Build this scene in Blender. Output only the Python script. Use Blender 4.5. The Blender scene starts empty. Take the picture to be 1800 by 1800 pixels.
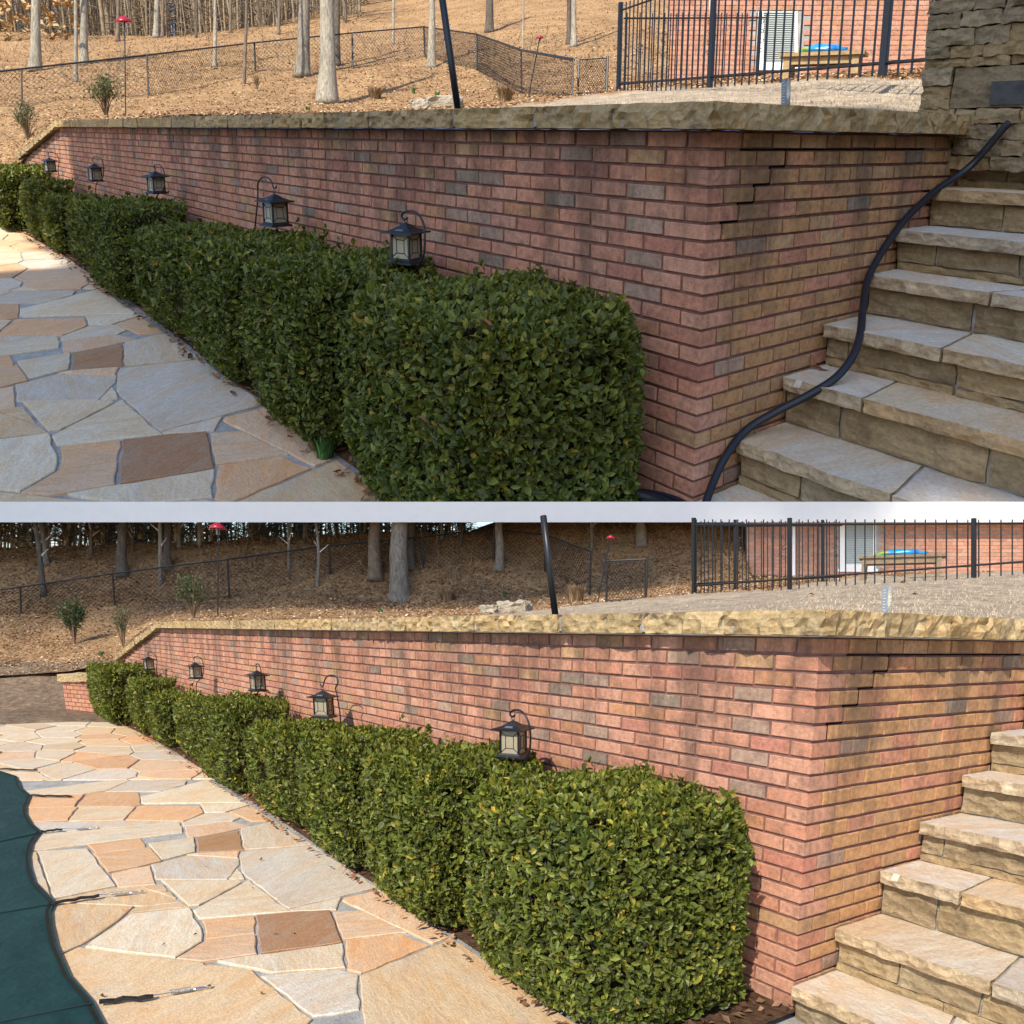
# A garden retaining wall with clipped hedge, lanterns and stone steps, shown twice:
# the yard shaded by an added, unseen blocker stands on a white slab on rising ground behind the same yard in full sun.
import bpy, bmesh, math, random
import numpy as np
from mathutils import Matrix, Vector, noise as mnoise

scene = bpy.context.scene
COL = scene.collection
random.seed(7)
RNG = np.random.default_rng(7)

# ------------------------------------------------------------------ camera, sky, sun, exposure
PITCH = math.radians(4.5)
EYE = Vector((0, 0, 1.6))
cam_d = bpy.data.cameras.new("camera"); cam = bpy.data.objects.new("camera", cam_d); COL.objects.link(cam)
cam_d.sensor_width = 36; cam_d.lens = 28.0; cam_d.clip_start = .05; cam_d.clip_end = 6000
cam.location = EYE; cam.rotation_euler = (math.pi / 2 + PITCH, 0, 0)
scene.camera = cam
SUN_EL, SUN_AZ_LOCAL = math.radians(40), (.45, -.89)
SKY, SUN, EXPO = .15, 4.3, .52
scene.view_settings.view_transform = 'Standard'; scene.view_settings.look = 'None'
scene.view_settings.exposure = EXPO; scene.view_settings.gamma = 1
scene.view_settings.use_curve_mapping = False

# camera frame (x right, y down, z forward) -> world
cp, sp = math.cos(PITCH), math.sin(PITCH)
C2W = np.array([[1, 0, 0], [0, sp, cp], [0, -cp, sp]], float)
EYEv = np.array(EYE)
F = 1400.0


class Yard:
    """One standing of the yard: local metres (x along the wall, y back, z up, 0 = underside of coping) -> world."""
    def __init__(s, name, A, b, scale, where):
        s.name, s.A, s.b, s.s, s.where = name, np.array(A), np.array(b), scale, where
        s.M = C2W @ s.A * scale; s.t = C2W @ s.b * scale + EYEv
        m = np.eye(4); m[:3, :3] = s.M; m[:3, 3] = s.t
        s.M4 = Matrix(m.tolist()); s.Ai = np.linalg.inv(s.A)
    def w(s, V): return np.asarray(V, float) @ s.M.T + s.t
    def cam(s, V): return np.asarray(V, float) @ s.A.T + s.b
    def ray(s, px, py): return s.Ai @ (-s.b), s.Ai @ np.array([(px - 900) / F, (py - 900) / F, 1.])
    def dep(s, px, py, d): o, r = s.ray(px, py); return o + r * d
    def on(s, px, py, ax, val):
        o, r = s.ray(px, py); return o + r * (val - o[ax]) / r[ax]
    def px(s, V):
        q = s.cam(V); return q[..., 0] / q[..., 2] * F + 900, q[..., 1] / q[..., 2] * F + 900


UP = Yard("upper", [[.59405, .71937, .00159], [.35064, -.25071, -.89167], [-.72398, .54799, -.18107]],
          [.68463, -1.32014, 2.75392], 10.0, "shaded upper yard")
LO = Yard("lower", [[.56708, .80078, -.00676], [-.11636, .09533, -1.06655], [-.81541, .5373, -.21968]],
          [1.19081, .48224, 3.08021], 1.0, "sunny lower yard")
SLAB_D = 24.6

c = math.cos(SUN_EL)
n_ = math.hypot(*SUN_AZ_LOCAL)
sl = np.array([SUN_AZ_LOCAL[0] / n_ * c, SUN_AZ_LOCAL[1] / n_ * c, math.sin(SUN_EL)])
SUNV = LO.M @ sl; SUNV /= np.linalg.norm(SUNV)
SUN_E = math.asin(SUNV[2]); SUN_A = math.atan2(SUNV[0], SUNV[1])
world = bpy.data.worlds.new("World"); scene.world = world; world.use_nodes = True
nt = world.node_tree
sky = nt.nodes.new('ShaderNodeTexSky'); sky.sky_type = 'NISHITA'; sky.sun_disc = False
sky.sun_elevation = SUN_E; sky.sun_rotation = SUN_A; sky.dust_density = .8; sky.ozone_density = 4.
bg = nt.nodes['Background']; bg.inputs[1].default_value = SKY
nt.links.new(sky.outputs[0], bg.inputs[0])
sd = bpy.data.lights.new("sun", 'SUN'); so = bpy.data.objects.new("sun", sd); COL.objects.link(so)
sd.energy = SUN; sd.angle = math.radians(.5); sd.color = (1, .91, .77)
so.rotation_euler = Vector(SUNV).to_track_quat('Z', 'Y').to_euler()

# ------------------------------------------------------------------ object helpers
def tag(o, label=None, cat=None, group=None, kind=None):
    if label: o["label"] = label
    if cat: o["category"] = cat
    if group: o["group"] = group
    if kind: o["kind"] = kind
    return o

def empty(name, Y, p, label, cat, group=None):
    o = bpy.data.objects.new(name, None); COL.objects.link(o)
    o.location = Y.w(p); o.empty_display_size = .1
    return tag(o, label, cat, group)

def raw_mesh(name, V, faces, co=None, tint=None, rnd=0., mats=(), smooth=False):
    """faces: (n,k) int array or list of lists; V world/own coordinates; co local coordinates for the materials"""
    me = bpy.data.meshes.new(name)
    V = np.asarray(V, np.float32)
    if isinstance(faces, np.ndarray):
        n, k = faces.shape; idx = faces.ravel(); st = np.arange(0, n * k, k); tot = np.full(n, k)
    else:
        tot = np.array([len(f) for f in faces]); idx = np.array([i for f in faces for i in f]); n = len(faces)
        st = np.concatenate([[0], np.cumsum(tot)[:-1]])
    me.vertices.add(len(V)); me.vertices.foreach_set('co', V.ravel())
    me.loops.add(len(idx)); me.loops.foreach_set('vertex_index', idx.astype(np.int32))
    me.polygons.add(n); me.polygons.foreach_set('loop_start', st.astype(np.int32))
    me.update(calc_edges=True)
    me.polygons.foreach_set('use_smooth', np.full(n, bool(smooth)))
    co = V if co is None else np.asarray(co, np.float32)
    a = me.attributes.new('lc', 'FLOAT_VECTOR', 'POINT'); a.data.foreach_set('vector', co.astype(np.float32).ravel())
    if tint is not None:
        t = np.asarray(tint, np.float32)
        if t.ndim == 1: t = np.tile(t, (len(V), 1))
        t4 = np.ones((len(V), 4), np.float32); t4[:, :3] = t
        a = me.attributes.new('tint', 'FLOAT_COLOR', 'POINT'); a.data.foreach_set('color', t4.ravel())
    r = np.asarray(rnd, np.float32)
    if r.ndim == 0: r = np.full(len(V), float(r), np.float32)
    a = me.attributes.new('rnd', 'FLOAT', 'POINT'); a.data.foreach_set('value', r)
    for m in mats: me.materials.append(m)
    return me

CUT_Y = .04   # camera-level plane: what stands in the slab is sliced here
def trim(me, off):
    """slice a mesh of the upper yard off inside the slab (it is bedded there)"""
    n = len(me.vertices); v = np.zeros(n * 3, np.float32); me.vertices.foreach_get('co', v)
    v = v.reshape(-1, 3) + off - EYEv
    h = v @ (-C2W[:, 1])          # height above the camera axis plane
    if h.min() > -CUT_Y: return True
    if h.max() < -CUT_Y: return False
    bm = bmesh.new(); bm.from_mesh(me)
    up = Vector(-C2W[:, 1])
    bmesh.ops.bisect_plane(bm, geom=bm.verts[:] + bm.edges[:] + bm.faces[:], dist=1e-4,
                           plane_co=Vector(EYEv - off) - up * CUT_Y, plane_no=up, clear_inner=True)
    bm.to_mesh(me); bm.free()
    return True

def obj(name, Y, V, faces, mat, parent=None, tint=None, rnd=0., smooth=False, co=None, mat2=None, sel=None):
    V = np.asarray(V, float)
    off = np.array(parent_loc(parent)) if parent is not None else Y.w(V.mean(0))
    me = raw_mesh(name, Y.w(V) - off, faces, V if co is None else co, tint, rnd, [mat[Y.name]], smooth)
    if mat2 is not None:
        me.materials.append(mat2[Y.name]); me.polygons.foreach_set('material_index', np.array(sel, np.int32))
    if Y is UP and not trim(me, off):
        bpy.data.meshes.remove(me); return None
    o = bpy.data.objects.new(name, me); COL.objects.link(o)
    if parent is not None: o.parent = parent
    else: o.location = off
    return o

def parent_loc(p):
    v = Vector((0, 0, 0))
    while p is not None: v += p.location; p = p.parent
    return v

def inst(name, Y, me, parent, loc, rot=(0, 0, 0), scale=(1, 1, 1)):
    """a piece that shares its mesh (in local metres) with its like"""
    o = bpy.data.objects.new(name, me); COL.objects.link(o); o.parent = parent
    o.matrix_parent_inverse = Matrix.Translation(-parent_loc(parent)) @ Y.M4
    o.location = loc; o.rotation_euler = rot; o.scale = scale
    return o

class MB:
    """collects shapes into one mesh (local metres)"""
    def __init__(s): s.V = []; s.F = []; s.T = []; s.R = []; s.n = 0
    def add(s, V, F, tint=None, rnd=0.):
        V = np.asarray(V, float); s.V.append(V)
        s.F += [[i + s.n for i in f] for f in F]
        s.T.append(np.tile(np.asarray(tint if tint is not None else (1, 1, 1), float), (len(V), 1)))
        s.R.append(np.full(len(V), float(rnd))); s.n += len(V); return s
    def box(s, lo, hi, tint=None, rnd=0., rz=0., piv=None):
        (x0, y0, z0), (x1, y1, z1) = lo, hi
        V = np.array([(x0, y0, z0), (x1, y0, z0), (x1, y1, z0), (x0, y1, z0), (x0, y0, z1), (x1, y0, z1), (x1, y1, z1), (x0, y1, z1)], float)
        if rz:
            p = np.array(piv if piv is not None else V.mean(0)); cz, sz = math.cos(rz), math.sin(rz)
            V = (V - p) @ np.array([[cz, sz, 0], [-sz, cz, 0], [0, 0, 1]]) + p
        return s.add(V, [(0, 3, 2, 1), (4, 5, 6, 7), (0, 1, 5, 4), (1, 2, 6, 5), (2, 3, 7, 6), (3, 0, 4, 7)], tint, rnd)
    def tube(s, pts, r, seg=8, tint=None, rnd=0., cap=True):
        V, Fc = tube(pts, r, seg, cap); return s.add(V, Fc, tint, rnd)
    def build(s, name, Y, mat, parent=None, smooth=False):
        return obj(name, Y, np.vstack(s.V), s.F, mat, parent, np.vstack(s.T), np.concatenate(s.R), smooth)

def tube(pts, r, seg=8, cap=True):
    P = np.asarray(pts, float); n = len(P)
    R = np.full(n, r, float) if np.ndim(r) == 0 else np.asarray(r, float)
    T = np.gradient(P, axis=0); T /= np.linalg.norm(T, axis=1)[:, None] + 1e-12
    u = np.cross(T[0], (0, 0, 1.)); 
    if np.linalg.norm(u) < 1e-3: u = np.array([1., 0, 0])
    V = []
    for i in range(n):
        u = u - T[i] * (u @ T[i]); u /= np.linalg.norm(u) + 1e-12; v = np.cross(T[i], u)
        for k in range(seg):
            a = 2 * math.pi * k / seg
            V.append(P[i] + R[i] * (math.cos(a) * u + math.sin(a) * v))
    Fc = []
    for i in range(n - 1):
        for k in range(seg):
            a, b = i * seg + k, i * seg + (k + 1) % seg
            Fc.append((a, b, b + seg, a + seg))
    if cap:
        Fc.append(tuple(range(seg - 1, -1, -1))); Fc.append(tuple(range((n - 1) * seg, n * seg)))
    return np.array(V), Fc

def smooth_path(pts, n=6):
    P = np.asarray(pts, float); out = []
    for i in range(len(P) - 1):
        p0, p1, p2, p3 = P[max(i - 1, 0)], P[i], P[i + 1], P[min(i + 2, len(P) - 1)]
        for k in range(n):
            t = k / n
            out.append(.5 * ((2 * p1) + (-p0 + p2) * t + (2 * p0 - 5 * p1 + 4 * p2 - p3) * t * t + (-p0 + 3 * p1 - 3 * p2 + p3) * t ** 3))
    out.append(P[-1]); return np.array(out)

# ------------------------------------------------------------------ materials (one per yard only because relief depth follows the yard's size)
class NB:
    def __init__(s, name):
        s.m = bpy.data.materials.new(name); s.m.use_nodes = True; s.t = s.m.node_tree; s.bsdf = s.t.nodes['Principled BSDF']
    def n(s, typ, **kw):
        nd = s.t.nodes.new(typ)
        for k, v in kw.items(): setattr(nd, k, v)
        return nd
    def l(s, a, b): s.t.links.new(a, b)
    def attr(s, nm): return s.n('ShaderNodeAttribute', attribute_name=nm)
    def coord(s, scale=(1, 1, 1), jump=13.):
        a = s.attr('lc'); r = s.attr('rnd'); oi = s.n('ShaderNodeObjectInfo')
        m = s.n('ShaderNodeMath', operation='MULTIPLY'); s.l(r.outputs['Fac'], m.inputs[0]); m.inputs[1].default_value = jump
        ad = s.n('ShaderNodeVectorMath', operation='ADD'); s.l(a.outputs['Vector'], ad.inputs[0]); s.l(m.outputs[0], ad.inputs[1])
        if scale != (1, 1, 1):
            mu = s.n('ShaderNodeVectorMath', operation='MULTIPLY'); s.l(ad.outputs[0], mu.inputs[0]); mu.inputs[1].default_value = scale; return mu.outputs[0]
        return ad.outputs[0]
    def noise(s, co, scale, detail=4, rough=.6, dist=0.):
        nd = s.n('ShaderNodeTexNoise'); nd.inputs['Scale'].default_value = scale; nd.inputs['Detail'].default_value = detail
        nd.inputs['Roughness'].default_value = rough; nd.inputs['Distortion'].default_value = dist
        s.l(co, nd.inputs['Vector']); return nd.outputs['Fac']
    def ramp(s, fac, stops):
        nd = s.n('ShaderNodeValToRGB'); cr = nd.color_ramp
        while len(cr.elements) < len(stops): cr.elements.new(.5)
        for e, (p, cl) in zip(cr.elements, stops):
            e.position = p; e.color = (*(cl if hasattr(cl, '__len__') else (cl, cl, cl)), 1)
        s.l(fac, nd.inputs[0]); return nd.outputs[0]
    def mix(s, fac, a, b, mode='MIX'):
        nd = s.n('ShaderNodeMix', data_type='RGBA', blend_type=mode)
        for sock, v in ((nd.inputs[0], fac), (nd.inputs[6], a), (nd.inputs[7], b)):
            if hasattr(v, 'is_output') or isinstance(v, bpy.types.NodeSocket): s.l(v, sock)
            elif hasattr(v, '__len__'): sock.default_value = (*v, 1)
            else: sock.default_value = v
        return nd.outputs[2]
    def bump(s, fac, dist, k, strength=1., prev=None):
        nd = s.n('ShaderNodeBump'); nd.inputs['Strength'].default_value = strength; nd.inputs['Distance'].default_value = dist * k
        s.l(fac, nd.inputs['Height'])
        if prev is not None: s.l(prev, nd.inputs['Normal'])
        return nd.outputs[0]
    def done(s, col, rough=.85, nrm=None, spec=.3):
        if isinstance(col, bpy.types.NodeSocket): s.l(col, s.bsdf.inputs['Base Color'])
        else: s.bsdf.inputs['Base Color'].default_value = (*col, 1)
        s.bsdf.inputs['Roughness'].default_value = rough
        s.bsdf.inputs['Specular IOR Level'].default_value = spec
        if nrm is not None: s.l(nrm, s.bsdf.inputs['Normal'])
        return s.m

def both(fn):
    return {Y.name: fn(Y.name, Y.s) for Y in (UP, LO)}

def grout_mat(yn, k):
    b = NB('grout_' + yn); co = b.coord()
    col = b.ramp(b.noise(co, 5, 6, .7), [(.3, (.26, .25, .235)), (.55, (.42, .41, .39)), (.75, (.52, .51, .49))])
    col = b.mix(1., col, b.ramp(b.noise(co, 70, 4, .8), [(.3, .72), (.7, 1.15)]), 'MULTIPLY')
    return b.done(col, .95, b.bump(b.noise(co, 60, 4, .8), .006, k), .1)

def plain(name, col, rough=.6, spec=.4, metal=0., var=.25, sc=8., bump=0., use_tint=False, bsc=40.):
    def f(yn, k):
        b = NB(f"{name}_{yn}"); co = b.coord()
        nz = b.noise(co, sc, 5)
        base = b.attr('tint').outputs['Color'] if use_tint else col
        m = b.mix(1., base, b.ramp(nz, [(.25, 1 - var), (.75, 1 + var)]), 'MULTIPLY')
        nr = b.bump(b.noise(co, bsc, 4), bump, k) if bump else None
        b.bsdf.inputs['Metallic'].default_value = metal
        return b.done(m, rough, nr, spec)
    return both(f)

GRIME = {}
def grime(b, yn, col):
    """dark weather streaks running down from the coping, placed by the wall itself"""
    Y = UP if yn == "upper" else LO
    Mi = np.linalg.inv(Y.M); tc = b.n('ShaderNodeTexCoord'); GRIME.setdefault(yn, []).append(tc); cmp_ = []
    for i in range(3):
        d = b.n('ShaderNodeVectorMath', operation='DOT_PRODUCT'); b.l(tc.outputs['Object'], d.inputs[0]); d.inputs[1].default_value = tuple(Mi[i]); cmp_.append(d.outputs['Value'])
    cb = b.n('ShaderNodeCombineXYZ')
    for i in range(3): b.l(cmp_[i], cb.inputs[i])
    sc = b.n('ShaderNodeVectorMath', operation='MULTIPLY'); b.l(cb.outputs[0], sc.inputs[0]); sc.inputs[1].default_value = (4.2, 4.2, .55)
    st = b.noise(sc.outputs[0], 1., 5, .7); blot = b.noise(cb.outputs[0], 2.6, 5, .7)
    mr = b.n('ShaderNodeMapRange'); b.l(cmp_[2], mr.inputs[0]); mr.inputs[1].default_value = .55; mr.inputs[2].default_value = 1.56; mr.inputs[3].default_value = -.14; mr.inputs[4].default_value = .10
    ad = b.n('ShaderNodeMath', operation='ADD'); b.l(st, ad.inputs[0]); b.l(mr.outputs[0], ad.inputs[1])
    col = b.mix(b.ramp(ad.outputs[0], [(.48, 0), (.63, .66)]), col, b.mix(.45, (.085, .075, .065), b.mix(1., col, (.5, .48, .46), 'MULTIPLY')))
    return b.mix(b.ramp(blot, [(.52, 0), (.70, .45)]), col, b.mix(1., col, (.50, .47, .45), 'MULTIPLY'))

def brick_mat(yn, k, wall=False):
    b = NB(("wall_brick_" if wall else "brick_") + yn); co = b.coord(); t = b.attr('tint').outputs['Color']
    sm = b.noise(co, 38, 6, .75); fi = b.noise(co, 140, 4, .75); st = b.noise(b.coord((55, 55, 9)), 1, 4)
    col = b.mix(1., t, b.ramp(sm, [(.28, .55), (.5, .98), (.75, 1.3)]), 'MULTIPLY')
    smudge = b.ramp(b.noise(co, 9, 4, .65), [(.50, 0), (.68, .75)])
    col = b.mix(smudge, col, b.mix(.55, col, (.13, .10, .08)))
    if wall: col = grime(b, yn, col)
    col = b.mix(b.ramp(st, [(.6, 0), (.75, .35)]), col, (.42, .34, .28))
    col = b.mix(b.ramp(fi, [(.60, 0), (.72, .55)]), col, b.mix(1., col, (.45, .42, .40), 'MULTIPLY'))
    n1 = b.bump(sm, .0014, k); n2 = b.bump(fi, .0035, k, 1, n1)
    return b.done(col, .95, n2, .12)
M_BRICK = both(brick_mat); M_WBRICK = both(lambda yn, k: brick_mat(yn, k, True))

def mortar_mat(yn, k):
    b = NB("mortar_" + yn); co = b.coord(); nz = b.noise(co, 22, 5, .7)
    col = b.ramp(nz, [(.3, (.15, .078, .066)), (.7, (.27, .15, .125))])
    return b.done(col, .95, b.bump(nz, .004, k), .15)
M_MORTAR = both(mortar_mat)

def stone_mat(name, c0, c1, c2, dark=.5, bump=.006):
    def f(yn, k):
        b = NB(f"{name}_{yn}"); co = b.coord()
        nz = b.noise(co, 6, 6, .65, .6); fi = b.noise(co, 60, 5, .7); la = b.noise(b.coord((3, 3, 26)), 1, 4, .6, .4)
        col = b.ramp(nz, [(.3, c0), (.52, c1), (.75, c2)])
        col = b.mix(1., col, b.attr('tint').outputs['Color'], 'MULTIPLY')
        col = b.mix(1., col, b.ramp(la, [(.3, .78), (.7, 1.12)]), 'MULTIPLY')
        col = b.mix(1., col, b.ramp(fi, [(.25, .7), (.7, 1.15)]), 'MULTIPLY')
        dk = b.ramp(b.noise(co, 3.3, 6, .7), [(.52, 0), (.7, dark)])
        col = b.mix(dk, col, (.075, .062, .045))
        vo = b.n('ShaderNodeTexVoronoi'); vo.inputs['Scale'].default_value = 17; b.l(b.coord((1, 1, 1.6)), vo.inputs['Vector'])
        n0 = b.bump(vo.outputs['Distance'], bump * 2.2, k); n1 = b.bump(nz, bump * 2.5, k, 1, n0); n2 = b.bump(fi, bump * 1.0, k, 1, n1)
        return b.done(col, .93, n2, .15)
    return both(f)
M_COPING = stone_mat("coping_stone", (.39, .275, .135), (.48, .355, .19), (.56, .44, .265), .6)
M_LEDGE = stone_mat("ledge_stone", (.25, .185, .11), (.34, .265, .165), (.42, .34, .225), .55)
M_EDGE = stone_mat("tread_edge", (.62, .50, .36), (.80, .68, .52), (1., .88, .7), .5)
M_ROCK = stone_mat("rock", (.30, .26, .20), (.42, .37, .29), (.50, .45, .37), .4)

def flag_mat(yn, k):
    b = NB("flagstone_" + yn)
    t = b.attr('tint').outputs['Color']; r = b.attr('rnd').outputs['Fac']
    co0 = b.coord(); vr = b.n('ShaderNodeVectorRotate', rotation_type='Z_AXIS'); b.l(co0, vr.inputs['Vector'])
    an = b.n('ShaderNodeMath', operation='MULTIPLY'); b.l(r, an.inputs[0]); an.inputs[1].default_value = 2.2; b.l(an.outputs[0], vr.inputs['Angle'])
    sc = b.n('ShaderNodeVectorMath', operation='MULTIPLY'); b.l(vr.outputs[0], sc.inputs[0]); sc.inputs[1].default_value = (.9, 3.2, 1)
    co = sc.outputs[0]
    col = b.mix(b.ramp(b.noise(co, 1.6, 5, .6, 1.4), [(.40, 0), (.66, .8)]), t, b.mix(1., t, (1.0, .80, .60), 'MULTIPLY'))
    band = b.ramp(b.noise(co, 5.5, 4, .6, 2.2), [(.46, 0), (.54, .5), (.60, .1), (.70, .55)])
    col = b.mix(band, col, b.mix(1., col, (.86, .70, .54), 'MULTIPLY'))
    col = b.mix(b.ramp(b.noise(co, 2.6, 6, .7, 1.), [(.5, 0), (.72, .6)]), col, b.mix(.6, col, (.40, .37, .34)))
    col = b.mix(b.ramp(b.noise(co0, 2.1, 5, .7), [(.56, 0), (.74, .5)]), col, b.mix(.5, col, (.70, .66, .58)))
    col = b.mix(1., col, b.ramp(b.noise(co0, 60, 5, .75), [(.3, .78), (.7, 1.1)]), 'MULTIPLY')
    co = co0
    n1 = b.bump(b.noise(sc.outputs[0], 5, 6, .65), .007, k); n2 = b.bump(b.noise(co, 90, 4, .7), .004, k, 1, n1)
    return b.done(col, .8, n2, .2)
M_FLAG = both(flag_mat)

def leaf_mat(yn, k):
    b = NB("leaf_" + yn); t = b.attr('tint').outputs['Color']; co = b.coord()
    col = b.mix(1., t, b.ramp(b.noise(co, 26, 3), [(.3, .75), (.7, 1.25)]), 'MULTIPLY')
    b.done(col, .46, None, .32)
    tr = b.n('ShaderNodeBsdfTranslucent'); b.l(b.mix(1., col, (1.3, 1.4, .5), 'MULTIPLY'), tr.inputs[0])
    ms = b.n('ShaderNodeMixShader'); ms.inputs[0].default_value = .22
    b.l(b.bsdf.outputs[0], ms.inputs[1]); b.l(tr.outputs[0], ms.inputs[2])
    b.l(ms.outputs[0], b.t.nodes['Material Output'].inputs[0]); return b.m
M_LEAF = both(leaf_mat)
M_TWIG = plain("twig", (.035, .026, .016), .95, .1, var=.5, sc=30)
M_DRY = plain("dry_leaf", None, .8, .2, use_tint=True, var=.3, sc=20)
M_MULCH = plain("mulch", (.085, .05, .03), .95, .1, var=.6, sc=25, bump=.012)
M_GROUT = both(grout_mat)
M_BLACK = plain("black_metal", (.012, .013, .016), .42, .5, 0., var=.3, sc=30)
M_HOSE = plain("hose_rubber", (.012, .014, .022), .38, .5, var=.2, sc=20)
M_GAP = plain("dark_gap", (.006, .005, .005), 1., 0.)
M_WHITE = plain("white_paint", (.92, .92, .90), .5, .4, var=.03, sc=3)
M_RED = plain("red_plastic", (.36, .012, .03), .3, .5, var=.1)
M_BLUE = plain("pool_float", None, .3, .5, use_tint=True, var=.2, sc=4)
M_WOOD = plain("bench_wood", None, .8, .2, use_tint=True, var=.3, sc=14, bump=.003)
M_STEEL = plain("spring_steel", (.55, .55, .56), .3, .5, 1., var=.1)
M_SCALE = plain("gauge_scale", None, .5, .4, use_tint=True, var=.1)
M_SHINGLE = plain("blinds", (.42, .46, .44), .6, .4, var=.08)
def teal(yn, k):
    b = NB("pool_cover_cloth_" + yn); co = b.coord()
    ch = b.n('ShaderNodeTexChecker'); ch.inputs['Scale'].default_value = 260; b.l(co, ch.inputs['Vector'])
    col = b.mix(b.ramp(b.noise(co, 3.5, 6, .7), [(.4, 0), (.75, .8)]), (.005, .034, .034), (.014, .060, .058))
    col = b.mix(1., col, b.ramp(ch.outputs['Fac'], [(0, .72), (1, 1.15)]), 'MULTIPLY')
    col = b.mix(b.ramp(b.noise(b.coord((1, 3, 1)), 9, 6, .8), [(.66, 0), (.78, .35)]), col, (.25, .30, .29))
    return b.done(col, .55, b.bump(b.noise(co, 4, 4), .02, k), .35)
M_TEAL = both(teal)

def bark_mat(yn, k):
    b = NB("bark_" + yn); co = b.coord((1, 1, .18)); nz = b.noise(co, 16, 5, .65, .8)
    col = b.mix(1., b.attr('tint').outputs['Color'], b.ramp(nz, [(.3, .45), (.55, 1.), (.75, 1.35)]), 'MULTIPLY')
    col = b.mix(b.ramp(b.noise(b.coord(), 1.6, 3), [(.5, 0), (.7, .4)]), col, (.16, .16, .13))
    return b.done(col, .95, b.bump(nz, .05, k), .15)
M_BARK = both(bark_mat)

def terrain_mat(yn, k):
    b = NB("hillside_ground_" + yn); co = b.coord(); lw = b.attr('tint').outputs['Color']
    big = b.noise(co, .5, 4); med = b.noise(co, 3.2, 5, .7); fine = b.noise(co, 24, 5, .8)
    vor = b.n('ShaderNodeTexVoronoi'); vor.inputs['Scale'].default_value = 13; b.l(co, vor.inputs['Vector'])
    lit = b.ramp(fine, [(.28, (.13, .075, .038)), (.5, (.31, .185, .095)), (.72, (.50, .33, .18))])
    lit = b.mix(.5, lit, b.mix(1., lit, b.ramp(vor.outputs['Color'], [(.2, .5), (.8, 1.5)]), 'MULTIPLY'))
    straw = b.ramp(b.noise(b.coord((1, 1, 1)), 40, 5, .75, 1.), [(.3, (.26, .16, .082)), (.7, (.53, .335, .17))])
    leafy = b.mix(b.ramp(big, [(.42, 0), (.58, 1)]), straw, lit)
    lawn = b.ramp(b.noise(co, 70, 4, .8), [(.3, (.36, .28, .20)), (.7, (.62, .51, .38))])
    lawn = b.mix(1., lawn, b.ramp(b.noise(co, 2.5, 4), [(.3, .86), (.7, 1.1)]), 'MULTIPLY'); lawn = b.mix(1., lawn, b.ramp(b.noise(co, 14, 4, .7), [(.3, .78), (.7, 1.15)]), 'MULTIPLY')
    soil = b.ramp(b.noise(co, 9, 6, .75), [(.3, (.16, .112, .075)), (.7, (.30, .215, .145))])
    sep = b.n('ShaderNodeSeparateColor'); b.l(lw, sep.inputs[0])
    col = b.mix(sep.outputs[0], leafy, lawn); col = b.mix(sep.outputs[1], col, soil)
    col = b.mix(1., col, b.ramp(med, [(.3, .7), (.7, 1.25)]), 'MULTIPLY'); col = b.mix(1., col, b.ramp(b.noise(co, 9, 4, .7), [(.3, .72), (.7, 1.22)]), 'MULTIPLY')
    return b.done(col, .95, b.bump(fine, .03, k), .1)
M_GROUND = both(terrain_mat)

def glass_mat(name, tint, rough, alpha):
    def f(yn, k):
        b = NB(f"{name}_{yn}"); b.bsdf.inputs['Transmission Weight'].default_value = alpha
        return b.done(tint, rough, None, .5)
    return both(f)
M_GLASS = glass_mat("frosted_glass", (.62, .55, .40), .35, .45)
M_CLEAR = glass_mat("clear_plastic", (.8, .82, .78), .12, .75)

# ------------------------------------------------------------------ the white slab that carries the upper yard
def white_slab():
    k = 18 / F * SLAB_D
    pts = []
    for z in (SLAB_D, SLAB_D + 7):
        for y in (k, -k):
            for x in (-24, 24): pts.append(C2W @ np.array([x, y, z]) + EYEv)
    Fc = [(0, 1, 3, 2), (4, 6, 7, 5), (0, 4, 5, 1), (2, 3, 7, 6), (0, 2, 6, 4), (1, 5, 7, 3)]
    me = raw_mesh("slab", np.array(pts), Fc, tint=(1, 1, 1), mats=[M_WHITE["lower"]])
    o = bpy.data.objects.new("terrace_slab", me); COL.objects.link(o); o["kind"] = "structure"
    o["label"] = "long white painted slab edge between the two yards"
white_slab()

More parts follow.
